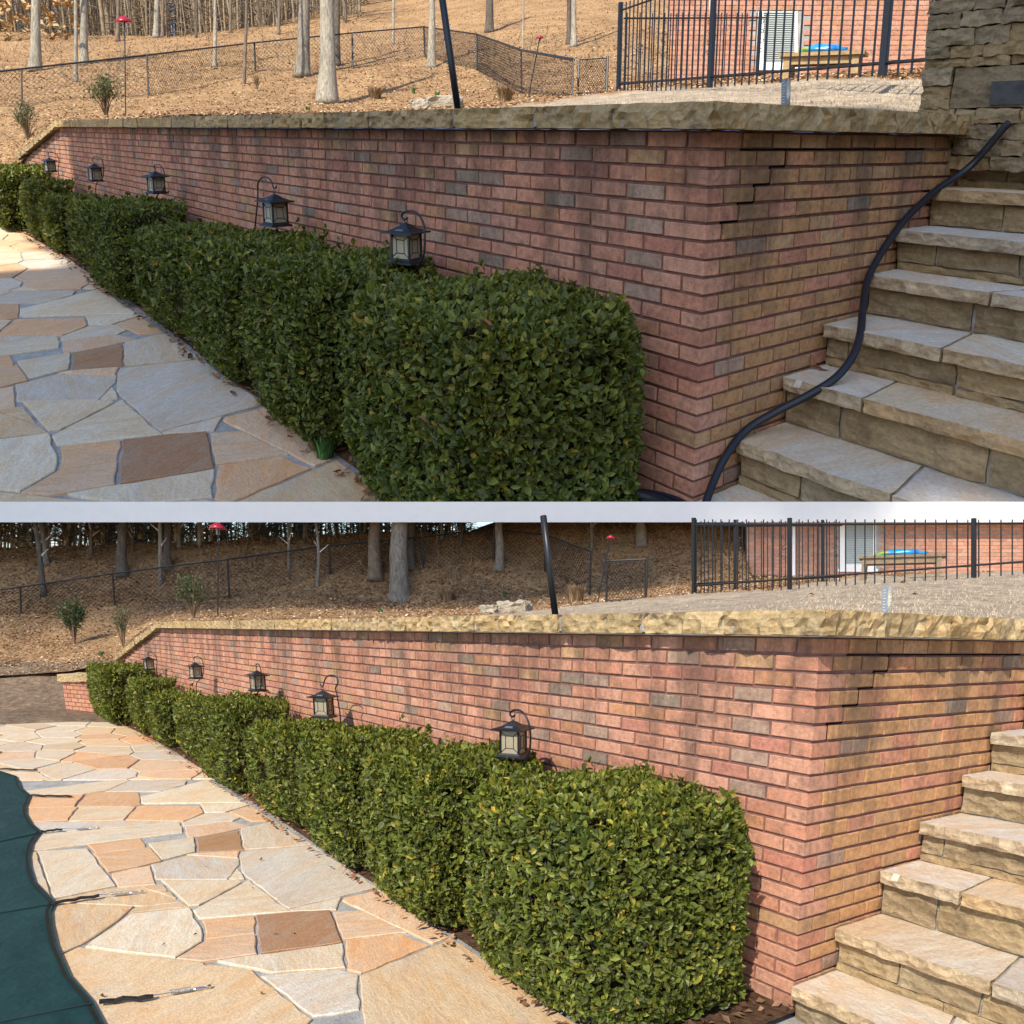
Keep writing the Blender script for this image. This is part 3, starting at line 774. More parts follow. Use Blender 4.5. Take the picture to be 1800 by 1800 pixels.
FT = [(.70, .57, .40), (.70, .62, .50), (.74, .65, .50), (.66, .61, .53), (.70, .54, .35)]
FO = [(.72, .47, .28), (.73, .54, .38), (.70, .49, .31)]
FB = (.42, .26, .16)
Z4 = lambda *q: [(x / 3., y / 3. + 1350) for x, y in q]
TRACED = [
 ("t", Z4((303, 722), (695, 728), (570, 835), (378, 928), (335, 830))), ("p", Z4((465, 928), (695, 765), (985, 735), (1065, 875), (930, 992), (475, 940))),
 ("t", Z4((715, 735), (975, 705), (985, 730), (700, 762))), ("o", Z4((1068, 803), (1340, 783), (1345, 868), (1085, 897))),
 ("o", Z4((935, 1002), (1090, 903), (1347, 872), (1352, 977), (1150, 1003), (1040, 1012))), ("b", Z4((1356, 783), (1730, 750), (1792, 908), (1370, 977))),
 ("t", Z4((1150, 1015), (1450, 975), (1790, 925), (1812, 1048), (1440, 1075), (1300, 1045))),
 ("t", Z4((420, 955), (700, 983), (1300, 1060), (1375, 1095), (1440, 1185), (1535, 1225), (1430, 1340), (600, 1360), (480, 1180))),
 ("p", Z4((1445, 1108), (1800, 1060), (1880, 1085), (1885, 1190), (1590, 1230), (1470, 1170))), ("p", Z4((1030, 742), (1310, 590), (1498, 752), (1060, 785))),
 ("p", Z4((835, 590), (1215, 592), (1060, 715), (980, 722), (900, 655))), ("t", Z4((785, 625), (870, 622), (912, 650), (890, 668))),
 ("p", Z4((1275, 440), (1700, 400), (1960, 480), (1960, 600), (1900, 645), (1545, 730), (1500, 722), (1288, 560))), ("p", Z4((1213, 582), (1257, 528), (1292, 577))),
 ("p", Z4((805, 508), (1005, 458), (1250, 474), (1232, 540), (1180, 582), (830, 582))), ("o", Z4((598, 565), (787, 523), (808, 605), (630, 622))),
 ("o", Z4((500, 458), (797, 423), (832, 490), (565, 537))), ("p", Z4((195, 440), (460, 428), (512, 520), (602, 617), (280, 682))),
 ("t", Z4((170, 455), (190, 442), (265, 685), (215, 640), (180, 560))), ("t", Z4((290, 702), (560, 638), (720, 628), (945, 705), (720, 722), (540, 703))),
 ("o", Z4((500, 395), (737, 370), (762, 412), (500, 427))), ("t", Z4((782, 400), (990, 370), (1028, 432), (850, 477))),
 ("b2", Z4((1040, 370), (1250, 352), (1277, 420), (1050, 432))), ("o", Z4((1010, 455), (1262, 440), (1250, 472), (1080, 462))),
 ("o", Z4((980, 310), (1150, 290), (1250, 317), (1000, 362))), ("p", Z4((210, 345), (945, 285), (962, 337), (740, 367), (210, 432), (190, 400))),
 ("p", Z4((1270, 322), (1480, 278), (1690, 400), (1290, 422))), ("o", Z4((665, 270), (720, 210), (1052, 210), (962, 277))),
 ("t", Z4((365, 250), (400, 202), (702, 205), (650, 270), (345, 270))), ("o", Z4((150, 215), (335, 215), (382, 265), (165, 277))),
 ("o", Z4((150, 150), (400, 147), (442, 140), (390, 203), (150, 212))), ("o", Z4((420, 190), (480, 130), (722, 128), (727, 180), (600, 198))),
 ("p", Z4((195, 290), (660, 280), (900, 290), (210, 342))), ("p", Z4((755, 150), (820, 140), (1010, 85), (1060, 75), (1290, 130), (1340, 182), (1100, 172), (900, 187))),
 ("p", Z4((1060, 182), (1355, 185), (1210, 228), (1090, 232))), ("o", Z4((1210, 225), (1385, 200), (1482, 270), (1330, 277))),
 ("p", Z4((965, 290), (1085, 240), (1215, 240), (1100, 290))), ("p", Z4((600, 100), (720, 78), (900, 80), (880, 110), (790, 90), (640, 120))),
 ("t", Z4((170, 130), (690, 65), (580, 112), (440, 132))), ("t", Z4((1905, 1085), (2380, 893), (2570, 1110), (2900, 1240), (2900, 1390), (1930, 1390))),
 ("o", Z4((1830, 912), (2150, 890), (2265, 935), (1890, 1075), (1840, 1062))), ("o", Z4((1775, 762), (1890, 758), (2145, 858), (1815, 897))),
 ("o", Z4((1810, 700), (1910, 672), (2420, 850), (2380, 885), (2270, 925), (2130, 838), (1900, 748))), ("p", Z4((1555, 745), (1660, 712), (1785, 690), (1760, 745), (1590, 752)))]

def patio(Y):
    root = empty("patio", Y, (-3, -2, -1.6), f"flagstone patio with grey grout in the {Y.where}", "patio")
    for k in ("label", "category"): del root[k]
    root["kind"] = "structure"
    zt = -1.58
    V = [(-13.6, -9, zt - .012), (6, -9, zt - .012), (6, .4, zt - .012), (-.04, .4, zt - .012), (-.04, -.5, zt - .012), (-13.6, -.5, zt - .012)]
    if Y is UP: V = [(-13.6, -9, zt - .012), (6, -9, zt - .012), (6, -.5, zt - .012), (-13.6, -.5, zt - .012)]
    obj("grout", Y, V, [tuple(range(len(V)))], M_GROUT, root)
    rr = random.Random(5)
    polys = []
    for t, pl in TRACED:
        P = [LO.on(x, y, 2, zt)[:2] for x, y in pl]
        polys.append([t, P])
    # the stones beyond the traced part: cells round scattered centres, kept off the traced stones
    ln = [LO.on(x, y, 2, zt)[:2] for x, y in ((0, 1372), (560, 1368))]
    e = ln[1] - ln[0]; nn = np.array([e[1], -e[0]]) / np.linalg.norm(e)
    far = nn @ (np.array([-12, -1.5]) - ln[0]) > 0
    if not far: nn = -nn
    def grow(i):
        P = hull(polys[i][1]); E_ = .16
        big = [np.array(q, float) for q in ((-30, -30), (30, -30), (30, 30), (-30, 30))]
        for a, b2 in zip(P, P[1:] + P[:1]):
            e2 = b2 - a; l = np.linalg.norm(e2)
            if l < 1e-6: continue
            q = np.array([e2[1], -e2[0]]) / l; big = poly_clip(big, q, a @ q + E_)
        for j in range(len(polys)):
            if j == i: continue
            Q = hull(polys[j][1])
            if np.linalg.norm(np.mean(P, 0) - np.mean(Q, 0)) > 2.2: continue
            best = None
            for S_, sg in ((P, 1), (Q, -1)):
                for a, b2 in zip(S_, S_[1:] + S_[:1]):
                    e2 = b2 - a; l = np.linalg.norm(e2)
                    if l < .01: continue
                    q = np.array([e2[1], -e2[0]]) / l * sg
                    hi = max(p @ q for p in P); lo_ = min(p @ q for p in Q)
                    if best is None or lo_ - hi > best[0]: best = (lo_ - hi, q, (hi + lo_) / 2)
            big = poly_clip(big, best[1], best[2])
            if len(big) < 3: return []
        big = poly_clip(big, nn, nn @ ln[0])
        for x0_, y0_, x1_, y1_ in ((-6, -.66, -3, -.76), (-3, -.76, 0, -.78)):
            q = np.array([-(y1_ - y0_), x1_ - x0_]); q /= np.linalg.norm(q)
            if len(big) >= 3: big = poly_clip(big, q, q @ np.array([x0_, y0_]))
        return shrink(big, .0085) if len(big) >= 3 else []
    polys = [(polys[i][0], g) for i, g in enumerate([grow(i) for i in range(len(polys))])]
    def cells(box, n, clips, seed, sx):
        g = random.Random(seed); S = []
        while len(S) < n:
            p = np.array([g.uniform(box[0], box[1]), g.uniform(box[2], box[3])])
            if all(np.linalg.norm((p - q) * np.array([sx, 1])) > .40 for q in S) or g.random() < .02: S.append(p)
        for i, p in enumerate(S):
            C_ = [np.array(q, float) for q in ((box[0], box[2]), (box[1], box[2]), (box[1], box[3]), (box[0], box[3]))]
            for j, q in enumerate(S):
                if i == j: continue
                d = (q - p) * np.array([sx * sx, 1]); C_ = poly_clip(C_, d, d @ ((p + q) / 2))
                if len(C_) < 3: break
            for cn, cd in clips:
                if len(C_) >= 3: C_ = poly_clip(C_, cn, cd)
            if len(C_) >= 3:
                C_ = shrink(C_, .012)
                if len(C_) >= 3: polys.append((g.choices(["p", "t", "o", "b2"], [40, 32, 24, 4])[0], C_))
    cells((-13.55, -5.0, -4.2, -.62), 74, [(-nn, -(nn @ ln[0]) - .01)], 8, .62)
    # right of the hedge, in front of the steps
    cells((-.55, 2.6, -2.6, -.12), 22, [(np.array([-1., 0]), -.02)], 9, .9)
    for t, P in polys:
        if len(P) < 3: continue
        c_ = FB if t == "b" else (.44, .27, .15) if t == "b2" else rr.choice(FO) if t == "o" else rr.choice(FT[1:4]) if t == "p" else rr.choice((FT[0], FT[2], FT[4]))
        c_ = np.array(c_) * rr.uniform(.92, 1.08)
        V, Fc = stone_prism(P, zt - .03, zt + rr.uniform(-.003, .003), rr, .006, .0065, .085)
        obj("flagstone", Y, V, Fc, M_FLAG, root, c_, rr.random())
    # planting bed
    V = [(-16, -.86, zt + .006), (-10, -.66, zt + .006), (-6, -.74, zt + .006), (-3, -.84, zt + .006), (-1, -.86, zt + .006), (-.02, -.7, zt + .006), (-.02, .1, zt + .03), (-16, .1, zt + .03)]
    n = 40; P = []
    for i in range(n):
        x = -16 + 16.02 * i / (n - 1); yb = np.interp(x, [-16, -10, -6, -3, -1, 0], [-.8, -.6, -.66, -.76, -.80, -.72])
        for j in range(6):
            y = yb + (.1 - yb) * j / 5; P.append((x, y, zt + .004 + .025 * min(1, j) + .012 * mnoise.noise(Vector((x * 5, y * 5, 0)))))
    a = [(i * 6 + j, i * 6 + 6 + j, i * 6 + 7 + j, i * 6 + 1 + j) for i in range(n - 1) for j in range(5)]
    o = obj("planting_bed", Y, np.array(P), a, M_MULCH, None, smooth=True); tag(o, kind="structure")
    rg = np.random.default_rng(17); k = 5000
    Pc = np.c_[rg.uniform(-14, .0, k), rg.uniform(-.84, .05, k), np.full(k, zt + .03)]
    Pc = Pc[Pc[:, 1] > np.interp(Pc[:, 0], [-16, -10, -6, -3, -1, 0], [-.78, -.58, -.64, -.74, -.78, -.70])]
    o = leaf_cards("mulch_chips", Y, Pc, rg, M_DRY, [(.09, .05, .03), (.14, .08, .045), (.06, .035, .02), (.2, .12, .07)], .02, .06, flat=.4)
    o["label"] = f"dark mulch chips in the bed under the hedge of the {Y.where}"
    # soil and lawn beyond the patio end
    if Y is LO:
        P, T = [], []
        rows_ = [(1300, 12.7), (1266, 13.85), (1247, 16.1), (1200, 18.0), (1172, 18.9)]
        for i in range(40):
            f_ = i / 39 * 4; j0 = min(int(f_), 3); f_ -= j0
            r_, d_ = np.array(rows_[j0]) * (1 - f_) + np.array(rows_[j0 + 1]) * f_
            for j in range(24):
                p = Y.dep(-90 + j * 15, r_, d_); p[2] += .04 * mnoise.noise(Vector(p) * .9) + .02 * mnoise.noise(Vector(p) * 3); P.append(p); T.append((0, 1, 0))
        a = [(i * 24 + j, i * 24 + 1 + j, i * 24 + 25 + j, i * 24 + 24 + j) for i in range(39) for j in range(23)]
        o = obj("side_lawn", Y, np.array(P), a, M_GROUND, None, np.array(T), smooth=True); tag(o, kind="structure")

# ------------------------------------------------------------------ steps
STEPS = [(.0, -1.43), (.285, -1.228), (.60, -1.017), (.907, -.828), (1.25, -.637), (1.503, -.444), (1.808, -.258), (2.09, -.072)]
def steps(Y):
    root = empty("stone_steps", Y, (.9, .3, -1.58), f"flight of sandstone steps beside the wall of the {Y.where}", "steps")
    rr = random.Random(31); XW = 1.9
    splits = [[.62, 1.2], [.66, .95, 1.45], [.37, 1.15], [.52, 1.3], [.55, 1.2], [.6, 1.25], [.45, 1.2], [.7, 1.3]]
    bed = MB()
    for k, (y, z) in enumerate(STEPS):
        yn = STEPS[k + 1][0] if k < 7 else y + .5
        bed.box((.012, y + .02, -1.7), (XW - .01, yn + .06, z - .012))
        th = .056
        xs = [.012] + splits[k] + [XW]
        for i, (a, b) in enumerate(zip(xs, xs[1:])):
            sl_ = rr.uniform(-.09, .09) if b < XW else 0.
            sa = prev if i else 0.; prev = sl_
            V, Fc = rough_box((0, y - .034, z - th), (1, yn + .03, z), .03, .0075, 300 + 10 * k + i, ('z1', 'z0', 'x0', 'x1', 'y1'))
            # refine along x: the unit stone is stretched between its two slanting joints
            V, Fc = rough_box((a + .006, y - .034, z - th), (b - .006, yn + .03, z), .028, .0062, 300 + 10 * k + i, ('z1', 'z0', 'x0', 'x1', 'y1'))
            fx = (V[:, 0] - a) / (b - a); fy = np.clip((V[:, 1] - y) / (yn - y), 0, 1)
            V[:, 0] += (sa * (1 - fx) + sl_ * fx) * fy
            nz_ = []
            for f in Fc:
                q = V[list(f)]; nn = np.cross(q[1] - q[0], q[2] - q[1]); nz_.append(0 if nn[2] / (np.linalg.norm(nn) + 1e-12) > .6 else 1)
            t = np.array(rr.choice([(.66, .60, .50), (.66, .62, .56), (.58, .57, .55), (.66, .55, .40)])) * rr.uniform(.92, 1.06)
            o = obj("tread_stone", Y, V, Fc, M_FLAG, root, t, rr.random(), mat2=M_EDGE, sel=nz_)
        # riser under this tread
        zb = STEPS[k - 1][1] if k else -1.60
        zt_ = z - th - .004
        low = zb + .035 if k % 2 else zb + .002
        rs = [.012] + {0: [.5, 1.1], 1: [.30, .62, 1.2], 2: [.27, .83, 1.4], 3: [.12, .57, .95, 1.5], 4: [.48, 1.0], 5: [.2, .55, 1.2], 6: [.35, .9], 7: [.25, .8]}[k] + [XW]
        for i, (a, b) in enumerate(zip(rs, rs[1:])):
            V, Fc = rough_box((a + .005, y + .004, low + .004), (b - .005, y + .06, zt_), .05, .004, 500 + 10 * k + i)
            obj("riser_stone", Y, V, Fc, M_LEDGE, root, np.array(rr.choice([(1, 1, 1), (1.12, 1.08, 1), (.9, .9, .9)])), rr.random())
        if k % 2:
            rs2 = [.012, rr.uniform(.4, .6), rr.uniform(.9, 1.3), XW]
            for i, (a, b) in enumerate(zip(rs2, rs2[1:])):
                V, Fc = rough_box((a + .004, y - .002, zb + .001), (b - .004, y + .05, low), .04, .004, 700 + 10 * k + i)
                obj("riser_stone", Y, V, Fc, M_LEDGE, root, (1.2, 1.15, 1.05), rr.random())
    bed.build("mortar_bed", Y, M_GROUT, root)
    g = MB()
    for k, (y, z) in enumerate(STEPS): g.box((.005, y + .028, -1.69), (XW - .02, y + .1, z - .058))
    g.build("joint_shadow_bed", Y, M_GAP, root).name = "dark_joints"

def pillar():
    Y = UP
    p0 = Y.on(1613, 205, 1, 2.0); x0 = p0[0]; x1 = x0 + 1.2; y0, y1 = 2.0, 2.7
    root = empty("stone_pillar", Y, (x0, y0, .08), f"ledgestone pillar at the head of the steps in the {Y.where}", "pillar")
    MB().box((x0 + .02, y0 + .025, -.168), (x1, y1, 2.4)).build("core", Y, M_GAP, root)
    rr = random.Random(77)
    # rows measured in the picture: z up from coping, big block with dark patch in the middle
    row = .09; z = -.17; i = 0
    hs = [.07, .08, .075, .075, .05, .065, .085, .045, .06, .085, .075, .07, .05, .08, .07, .06, .08, .07, .08, .06, .07, .08, .07, .06, .08]
    big = (x0 + .155, .13, .33)
    for h in hs:
        x = x0 + rr.uniform(-.006, .008); zc = z + h / 2
        while x < x1:
            w = rr.uniform(.08, .24)
            xe = min(x + w, x1)
            if big[1] - .02 < zc < big[2] and xe > big[0]:
                xe = big[0]
                if xe - x > .03:
                    V, Fc = rough_box((x + .0015, y0 + rr.uniform(-.01, .006), z + .0015), (xe - .0015, y0 + .1, z + h - .0015), .022, .0042, i, ())
                    obj("ledge_stone", Y, V, Fc, M_LEDGE, root, np.array(rr.choice([(1, 1, 1), (1.15, 1.1, 1), (.82, .82, .82), (1.05, .95, .8)])), rr.random())
                x = x1; i += 1; continue
            V, Fc = rough_box((x + .0015, y0 + rr.uniform(-.012, .006), z + .0015), (xe - .0015, y0 + .1, z + h - .0015), .022, .0042, i, ())
            obj("ledge_stone", Y, V, Fc, M_LEDGE, root, np.array(rr.choice([(1, 1, 1), (1.15, 1.1, 1), (.82, .82, .82), (1.05, .95, .8)])), rr.random())
            x = xe; i += 1
        z += h
    V, Fc = rough_box((big[0] + .004, y0 - .004, big[1] - .0), (x1, y0 + .1, big[2] - .004), .05, .004, 99, ())
    obj("ledge_stone", Y, V, Fc, M_LEDGE, root, (.8, .78, .78), .2)
    MB().box((big[0] + .19, y0 - .013, big[1] + .015), (big[0] + .5, y0 + .01, big[2] - .075)).build("dark_plate", Y, plate, root)  # thin dark rectangle set on the big block
plate = plain("dark_plate", (.055, .05, .05), .5, .4, var=.5, sc=20)

# ------------------------------------------------------------------ hedge shrubs
HEDGE = [(-1.19, -.10, -1.0, -.65), (-2.40, -1.46, -.98, -.67), (-3.66, -2.70, -.91, -.70), (-5.15, -3.98, -.84, -.775), (-6.95, -5.62, -.86, -.685),
         (-8.7, -7.65, -.68, -.85), (-10.1, -9.2, -.76, -.86), (-11.75, -10.7, -.74, -.76), (-14.3, -12.3, -.98, -.63)]
HL = ["large dark green clipped boxwood nearest the wall corner", "clipped boxwood second from the wall corner behind the front lantern", "clipped boxwood third from the wall corner below the fourth lantern",
      "fourth clipped boxwood from the corner, low with rounded top", "tall dark boxwood block fifth from the wall corner", "narrow clipped boxwood sixth from the corner",
      "clipped boxwood seventh from the corner, below the second lantern", "small clipped boxwood next to the last of the row", "last boxwood of the row, beside the low end of the wall"]
LEAFC = np.array([(.055, .078, .016), (.072, .10, .020), (.09, .125, .024), (.115, .145, .026), (.045, .066, .02), (.16, .17, .03), (.08, .10, .04), (.26, .21, .04)])
LEAFP = np.array([.2, .24, .2, .14, .1, .06, .045, .015])

def leaf_arrays(C_, D, N, ln, wd, rg):
    """five-point folded leaves: base, left, mid, right, tip"""
    S = np.cross(D, N); S /= np.linalg.norm(S, axis=1)[:, None] + 1e-9
    l, w = ln[:, None], wd[:, None]
    base = C_ - D * l * .5; tip = C_ + D * l * .5 - N * l * .07; mid = C_ - N * w * .10
    L_ = C_ + S * w * .5 + N * w * .12 + D * l * .02; R_ = C_ - S * w * .5 + N * w * .12 + D * l * .02
    V = np.stack([base, L_, mid, R_, tip], 1).reshape(-1, 3)
    k = len(C_); b = np.arange(k)[:, None] * 5
    Fc = np.concatenate([b + np.array([[0, 2, 1]]), b + np.array([[0, 3, 2]]), b + np.array([[1, 2, 4]]), b + np.array([[2, 3, 4]])], 1).reshape(-1, 3)
    return V, Fc

def leaf8(C_, D, N, ln, wd, rg):
    """rounder leaf with a folded midrib and a drooping tip"""
    S = np.cross(D, N); S /= np.linalg.norm(S, axis=1)[:, None] + 1e-9
    l, w = ln[:, None], wd[:, None]
    P = lambda a, b, c: C_ + D * l * a + S * w * b + N * w * c
    V = np.stack([P(-.5, 0, 0), P(-.2, .46, .10), P(.18, .44, .06), P(.5, 0, -.22), P(.18, -.44, .06), P(-.2, -.46, .10), P(-.2, 0, -.06), P(.18, 0, -.10)], 1).reshape(-1, 3)
    b = np.arange(len(C_))[:, None] * 8
    T = [(0, 6, 1), (0, 5, 6), (6, 7, 2), (6, 2, 1), (6, 5, 4), (6, 4, 7), (7, 3, 2), (7, 4, 3)]
    return V, np.concatenate([b + np.array([t]) for t in T], 1).reshape(-1, 3)

def hedge(Y):
    rg = np.random.default_rng(41)
    for i, (x0, x1, yf, zt) in enumerate(HEDGE):
        d = Y.cam(np.array([(x0 + x1) / 2, yf, -1.1]))[2]
        if Y is UP and x0 < -12.: pass
        root = empty("boxwood_shrub", Y, ((x0 + x1) / 2, (yf - .1) / 2, -1.58), f"{HL[i]}, {Y.where}", "shrub", f"clipped boxwood hedge along the {Y.where}")
        lo = np.array([x0, yf, -1.53]); hi = np.array([x1, -.10, zt]); ext = hi - lo
        # surface samples on top, front, two ends
        ar = np.array([ext[0] * ext[1], ext[0] * ext[2], ext[1] * ext[2], ext[1] * ext[2]]); A = ar.sum()
        ls = .036 if d < 4 else .039 if d < 5.5 else .047 if d < 8 else .066
        dens = {0: 6200, 1: 5200, 2: 3900}.get(i, 2200 if i < 5 else 1300)
        n = int(A * dens)
        f = rg.choice(4, n, p=ar / A); u, v = rg.uniform(0, 1, n), rg.uniform(0, 1, n)
        P = np.zeros((n, 3)); Nn = np.zeros((n, 3))
        m = f == 0; P[m] = np.c_[u[m], v[m], np.ones(m.sum())]; Nn[m] = (0, 0, 1)
        m = f == 1; P[m] = np.c_[u[m], np.zeros(m.sum()), v[m]]; Nn[m] = (0, -1, 0)
        m = f == 2; P[m] = np.c_[np.ones(m.sum()), u[m], v[m]]; Nn[m] = (1, 0, 0)
        m = f == 3; P[m] = np.c_[np.zeros(m.sum()), u[m], v[m]]; Nn[m] = (-1, 0, 0)
        W = lo + P * ext
        # round the box: pull towards an inner rounded box
        rad = .33; inner_lo, inner_hi = lo + rad * .9, hi - rad * .9; inner_lo[2] = lo[2] + .06; inner_hi[2] = hi[2] - .2
        q = np.clip(W, inner_lo, inner_hi); dv = W - q; dl = np.linalg.norm(dv, axis=1)[:, None] + 1e-9
        W = q + dv / dl * np.minimum(dl, rad); Nn = .5 * Nn + .5 * dv / dl; Nn /= np.linalg.norm(Nn, axis=1)[:, None] + 1e-9
        # taper in towards the foot, lumpy surface, leaves at several depths
        uu = (W[:, 0] - (x0 + x1) / 2) / (x1 - x0) * 2; W[:, 2] -= np.clip((W[:, 2] + 1.1) / .4, 0, 1) * .045 * uu ** 2
        foot = np.clip((-1.25 - W[:, 2]) / .33, 0, 1) ** 2; W[:, 1] += foot * .15
        W[:, 0] += foot * .09 * np.sign((x0 + x1) / 2 - W[:, 0])
        lump = np.array([mnoise.noise(Vector(p) * 4.2 + Vector((i * 9, 0, 0))) + .6 * mnoise.noise(Vector(p) * 11) for p in W])
        W += Nn * (lump * .032 - np.abs(rg.normal(0, .022, n)) + .008)[:, None]
        W += (Nn + np.array([0, 0, .6])) * (np.clip(np.array([mnoise.noise(Vector(p) * 13 + Vector((3, i, 7))) for p in W]) - .38, 0, 1) * .16 * np.clip(Nn[:, 2] + .4, 0, 1))[:, None]
        gaps = (lump < -.55) & (rg.random(n) < .65)
        W, Nn, lump = W[~gaps], Nn[~gaps], lump[~gaps]; n = len(W)
        D = rg.normal(0, 1, (n, 3)) + Nn * 1.1 + np.array([0, 0, .55]); D /= np.linalg.norm(D, axis=1)[:, None]
        Nl = Nn * .8 + rg.normal(0, .55, (n, 3)) + np.array([0, 0, .35]); Nl -= D * (Nl * D).sum(1)[:, None]; Nl /= np.linalg.norm(Nl, axis=1)[:, None]
        ln = np.clip(rg.lognormal(0, .28, n), .45, 1.6) * ls; wd = ln * rg.uniform(.40, .58, n)
        cl = np.array([1.42, 1.27, 1.15]) * LEAFC[rg.choice(len(LEAFC), n, p=LEAFP)] * rg.uniform(.8, 1.25, n)[:, None]
        # leaves grow yellower and paler in colour towards the top
        yng = np.clip((W[:, 2] - (zt - .12)) / .12, 0, 1)[:, None] * .5; cl = cl * (1 - yng) + cl * np.array([1.35, 1.2, .9]) * yng
        _, py = Y.px(W)
        keep = np.ones(n, bool)
        if Y is UP: keep = Y.cam(W)[:, 1] < .004
        W, D, Nl, ln, wd, cl = [a[keep] for a in (W, D, Nl, ln, wd, cl)]
        n = len(W)
        single = np.zeros(n, bool)
        if i == 0:   # the nearest, largest leaves are parts of their own
            dd = Y.cam(W)[:, 2] - ln * 12
            fr = (Y.cam(Nl)[:, 0] * 0 + 1) > 0
            out = np.abs(W[:, 1] - yf) < .05
            order = np.argsort(dd + (~out) * 5); single[order[:300]] = True
        fine = i < 3; nv = 8 if fine else 5
        V, Fc = (leaf8 if fine else leaf_arrays)(W[~single], D[~single], Nl[~single], ln[~single], wd[~single], rg)
        o = obj("foliage", Y, V, Fc, M_LEAF, root, np.repeat(cl[~single], nv, 0), np.repeat(rg.random((~single).sum()), nv)); o["kind"] = "stuff"
        if i == 0:
            cache = []
            for c6 in range(6):
                Vl, Fl = leaf8(np.zeros((1, 3)), np.array([[1., 0, 0]]), np.array([[0., 0, 1]]), np.array([1.]), np.array([.5 + .04 * (c6 % 3)]), rg)
                cache.append(raw_mesh("leaf", Vl, Fl, Vl * .04 + c6, LEAFC[c6], c6 * .1, [M_LEAF[Y.name]]))
            for j in np.where(single)[0]:
                m3 = Matrix((D[j], np.cross(Nl[j], D[j]), Nl[j])).transposed()
                inst("leaf", Y, cache[int(rg.integers(0, 6))], root, W[j], m3.to_euler(), (ln[j],) * 3)
        # stems and twigs, plus a dark box added to block light gaps
        tw = MB()
        V, Fc = rough_box(tuple(lo + np.array([.09, .11, .1])), tuple(hi - np.array([.09, .09, .085])), .14, .03, i)
        tw.add(V, Fc)
        for s in range(7):
            bx, by = rg.uniform(x0 + .2, x1 - .2), rg.uniform(yf + .25, -.25)
            tw.tube([(bx, by, -1.59), (bx + rg.uniform(-.05, .05), by, -1.4), (bx + rg.uniform(-.15, .15), by + rg.uniform(-.1, .1), -1.1)], .012, 5)
        m = 500 if i < 3 else 150
        for s in range(m):
            a = int(rg.integers(0, n)); p = W[a]; e = p + D[a] * .03; st_ = p - Nl[a] * .02 - D[a] * .09
            tw.tube([st_, e], .0014 if i < 4 else .0025, 3, cap=False)
        tw.build("stems", Y, M_TWIG, root)
    # dead leaves caught in and under the hedge
    P = np.c_[rg.uniform(-13, -.1, 900), rg.uniform(-.98, -.55, 900), np.full(900, -1.575)]
    P = P[P[:, 1] > np.interp(P[:, 0], [-13, -6, 0], [-.75, -.8, -.98])]
    o = leaf_cards("dead_leaves", Y, P, rg, M_DRY, [(.28, .13, .06), (.2, .09, .045), (.4, .22, .11)], .03, .07)
    o["label"] = f"brown dead leaves lying under the hedge of the {Y.where}"

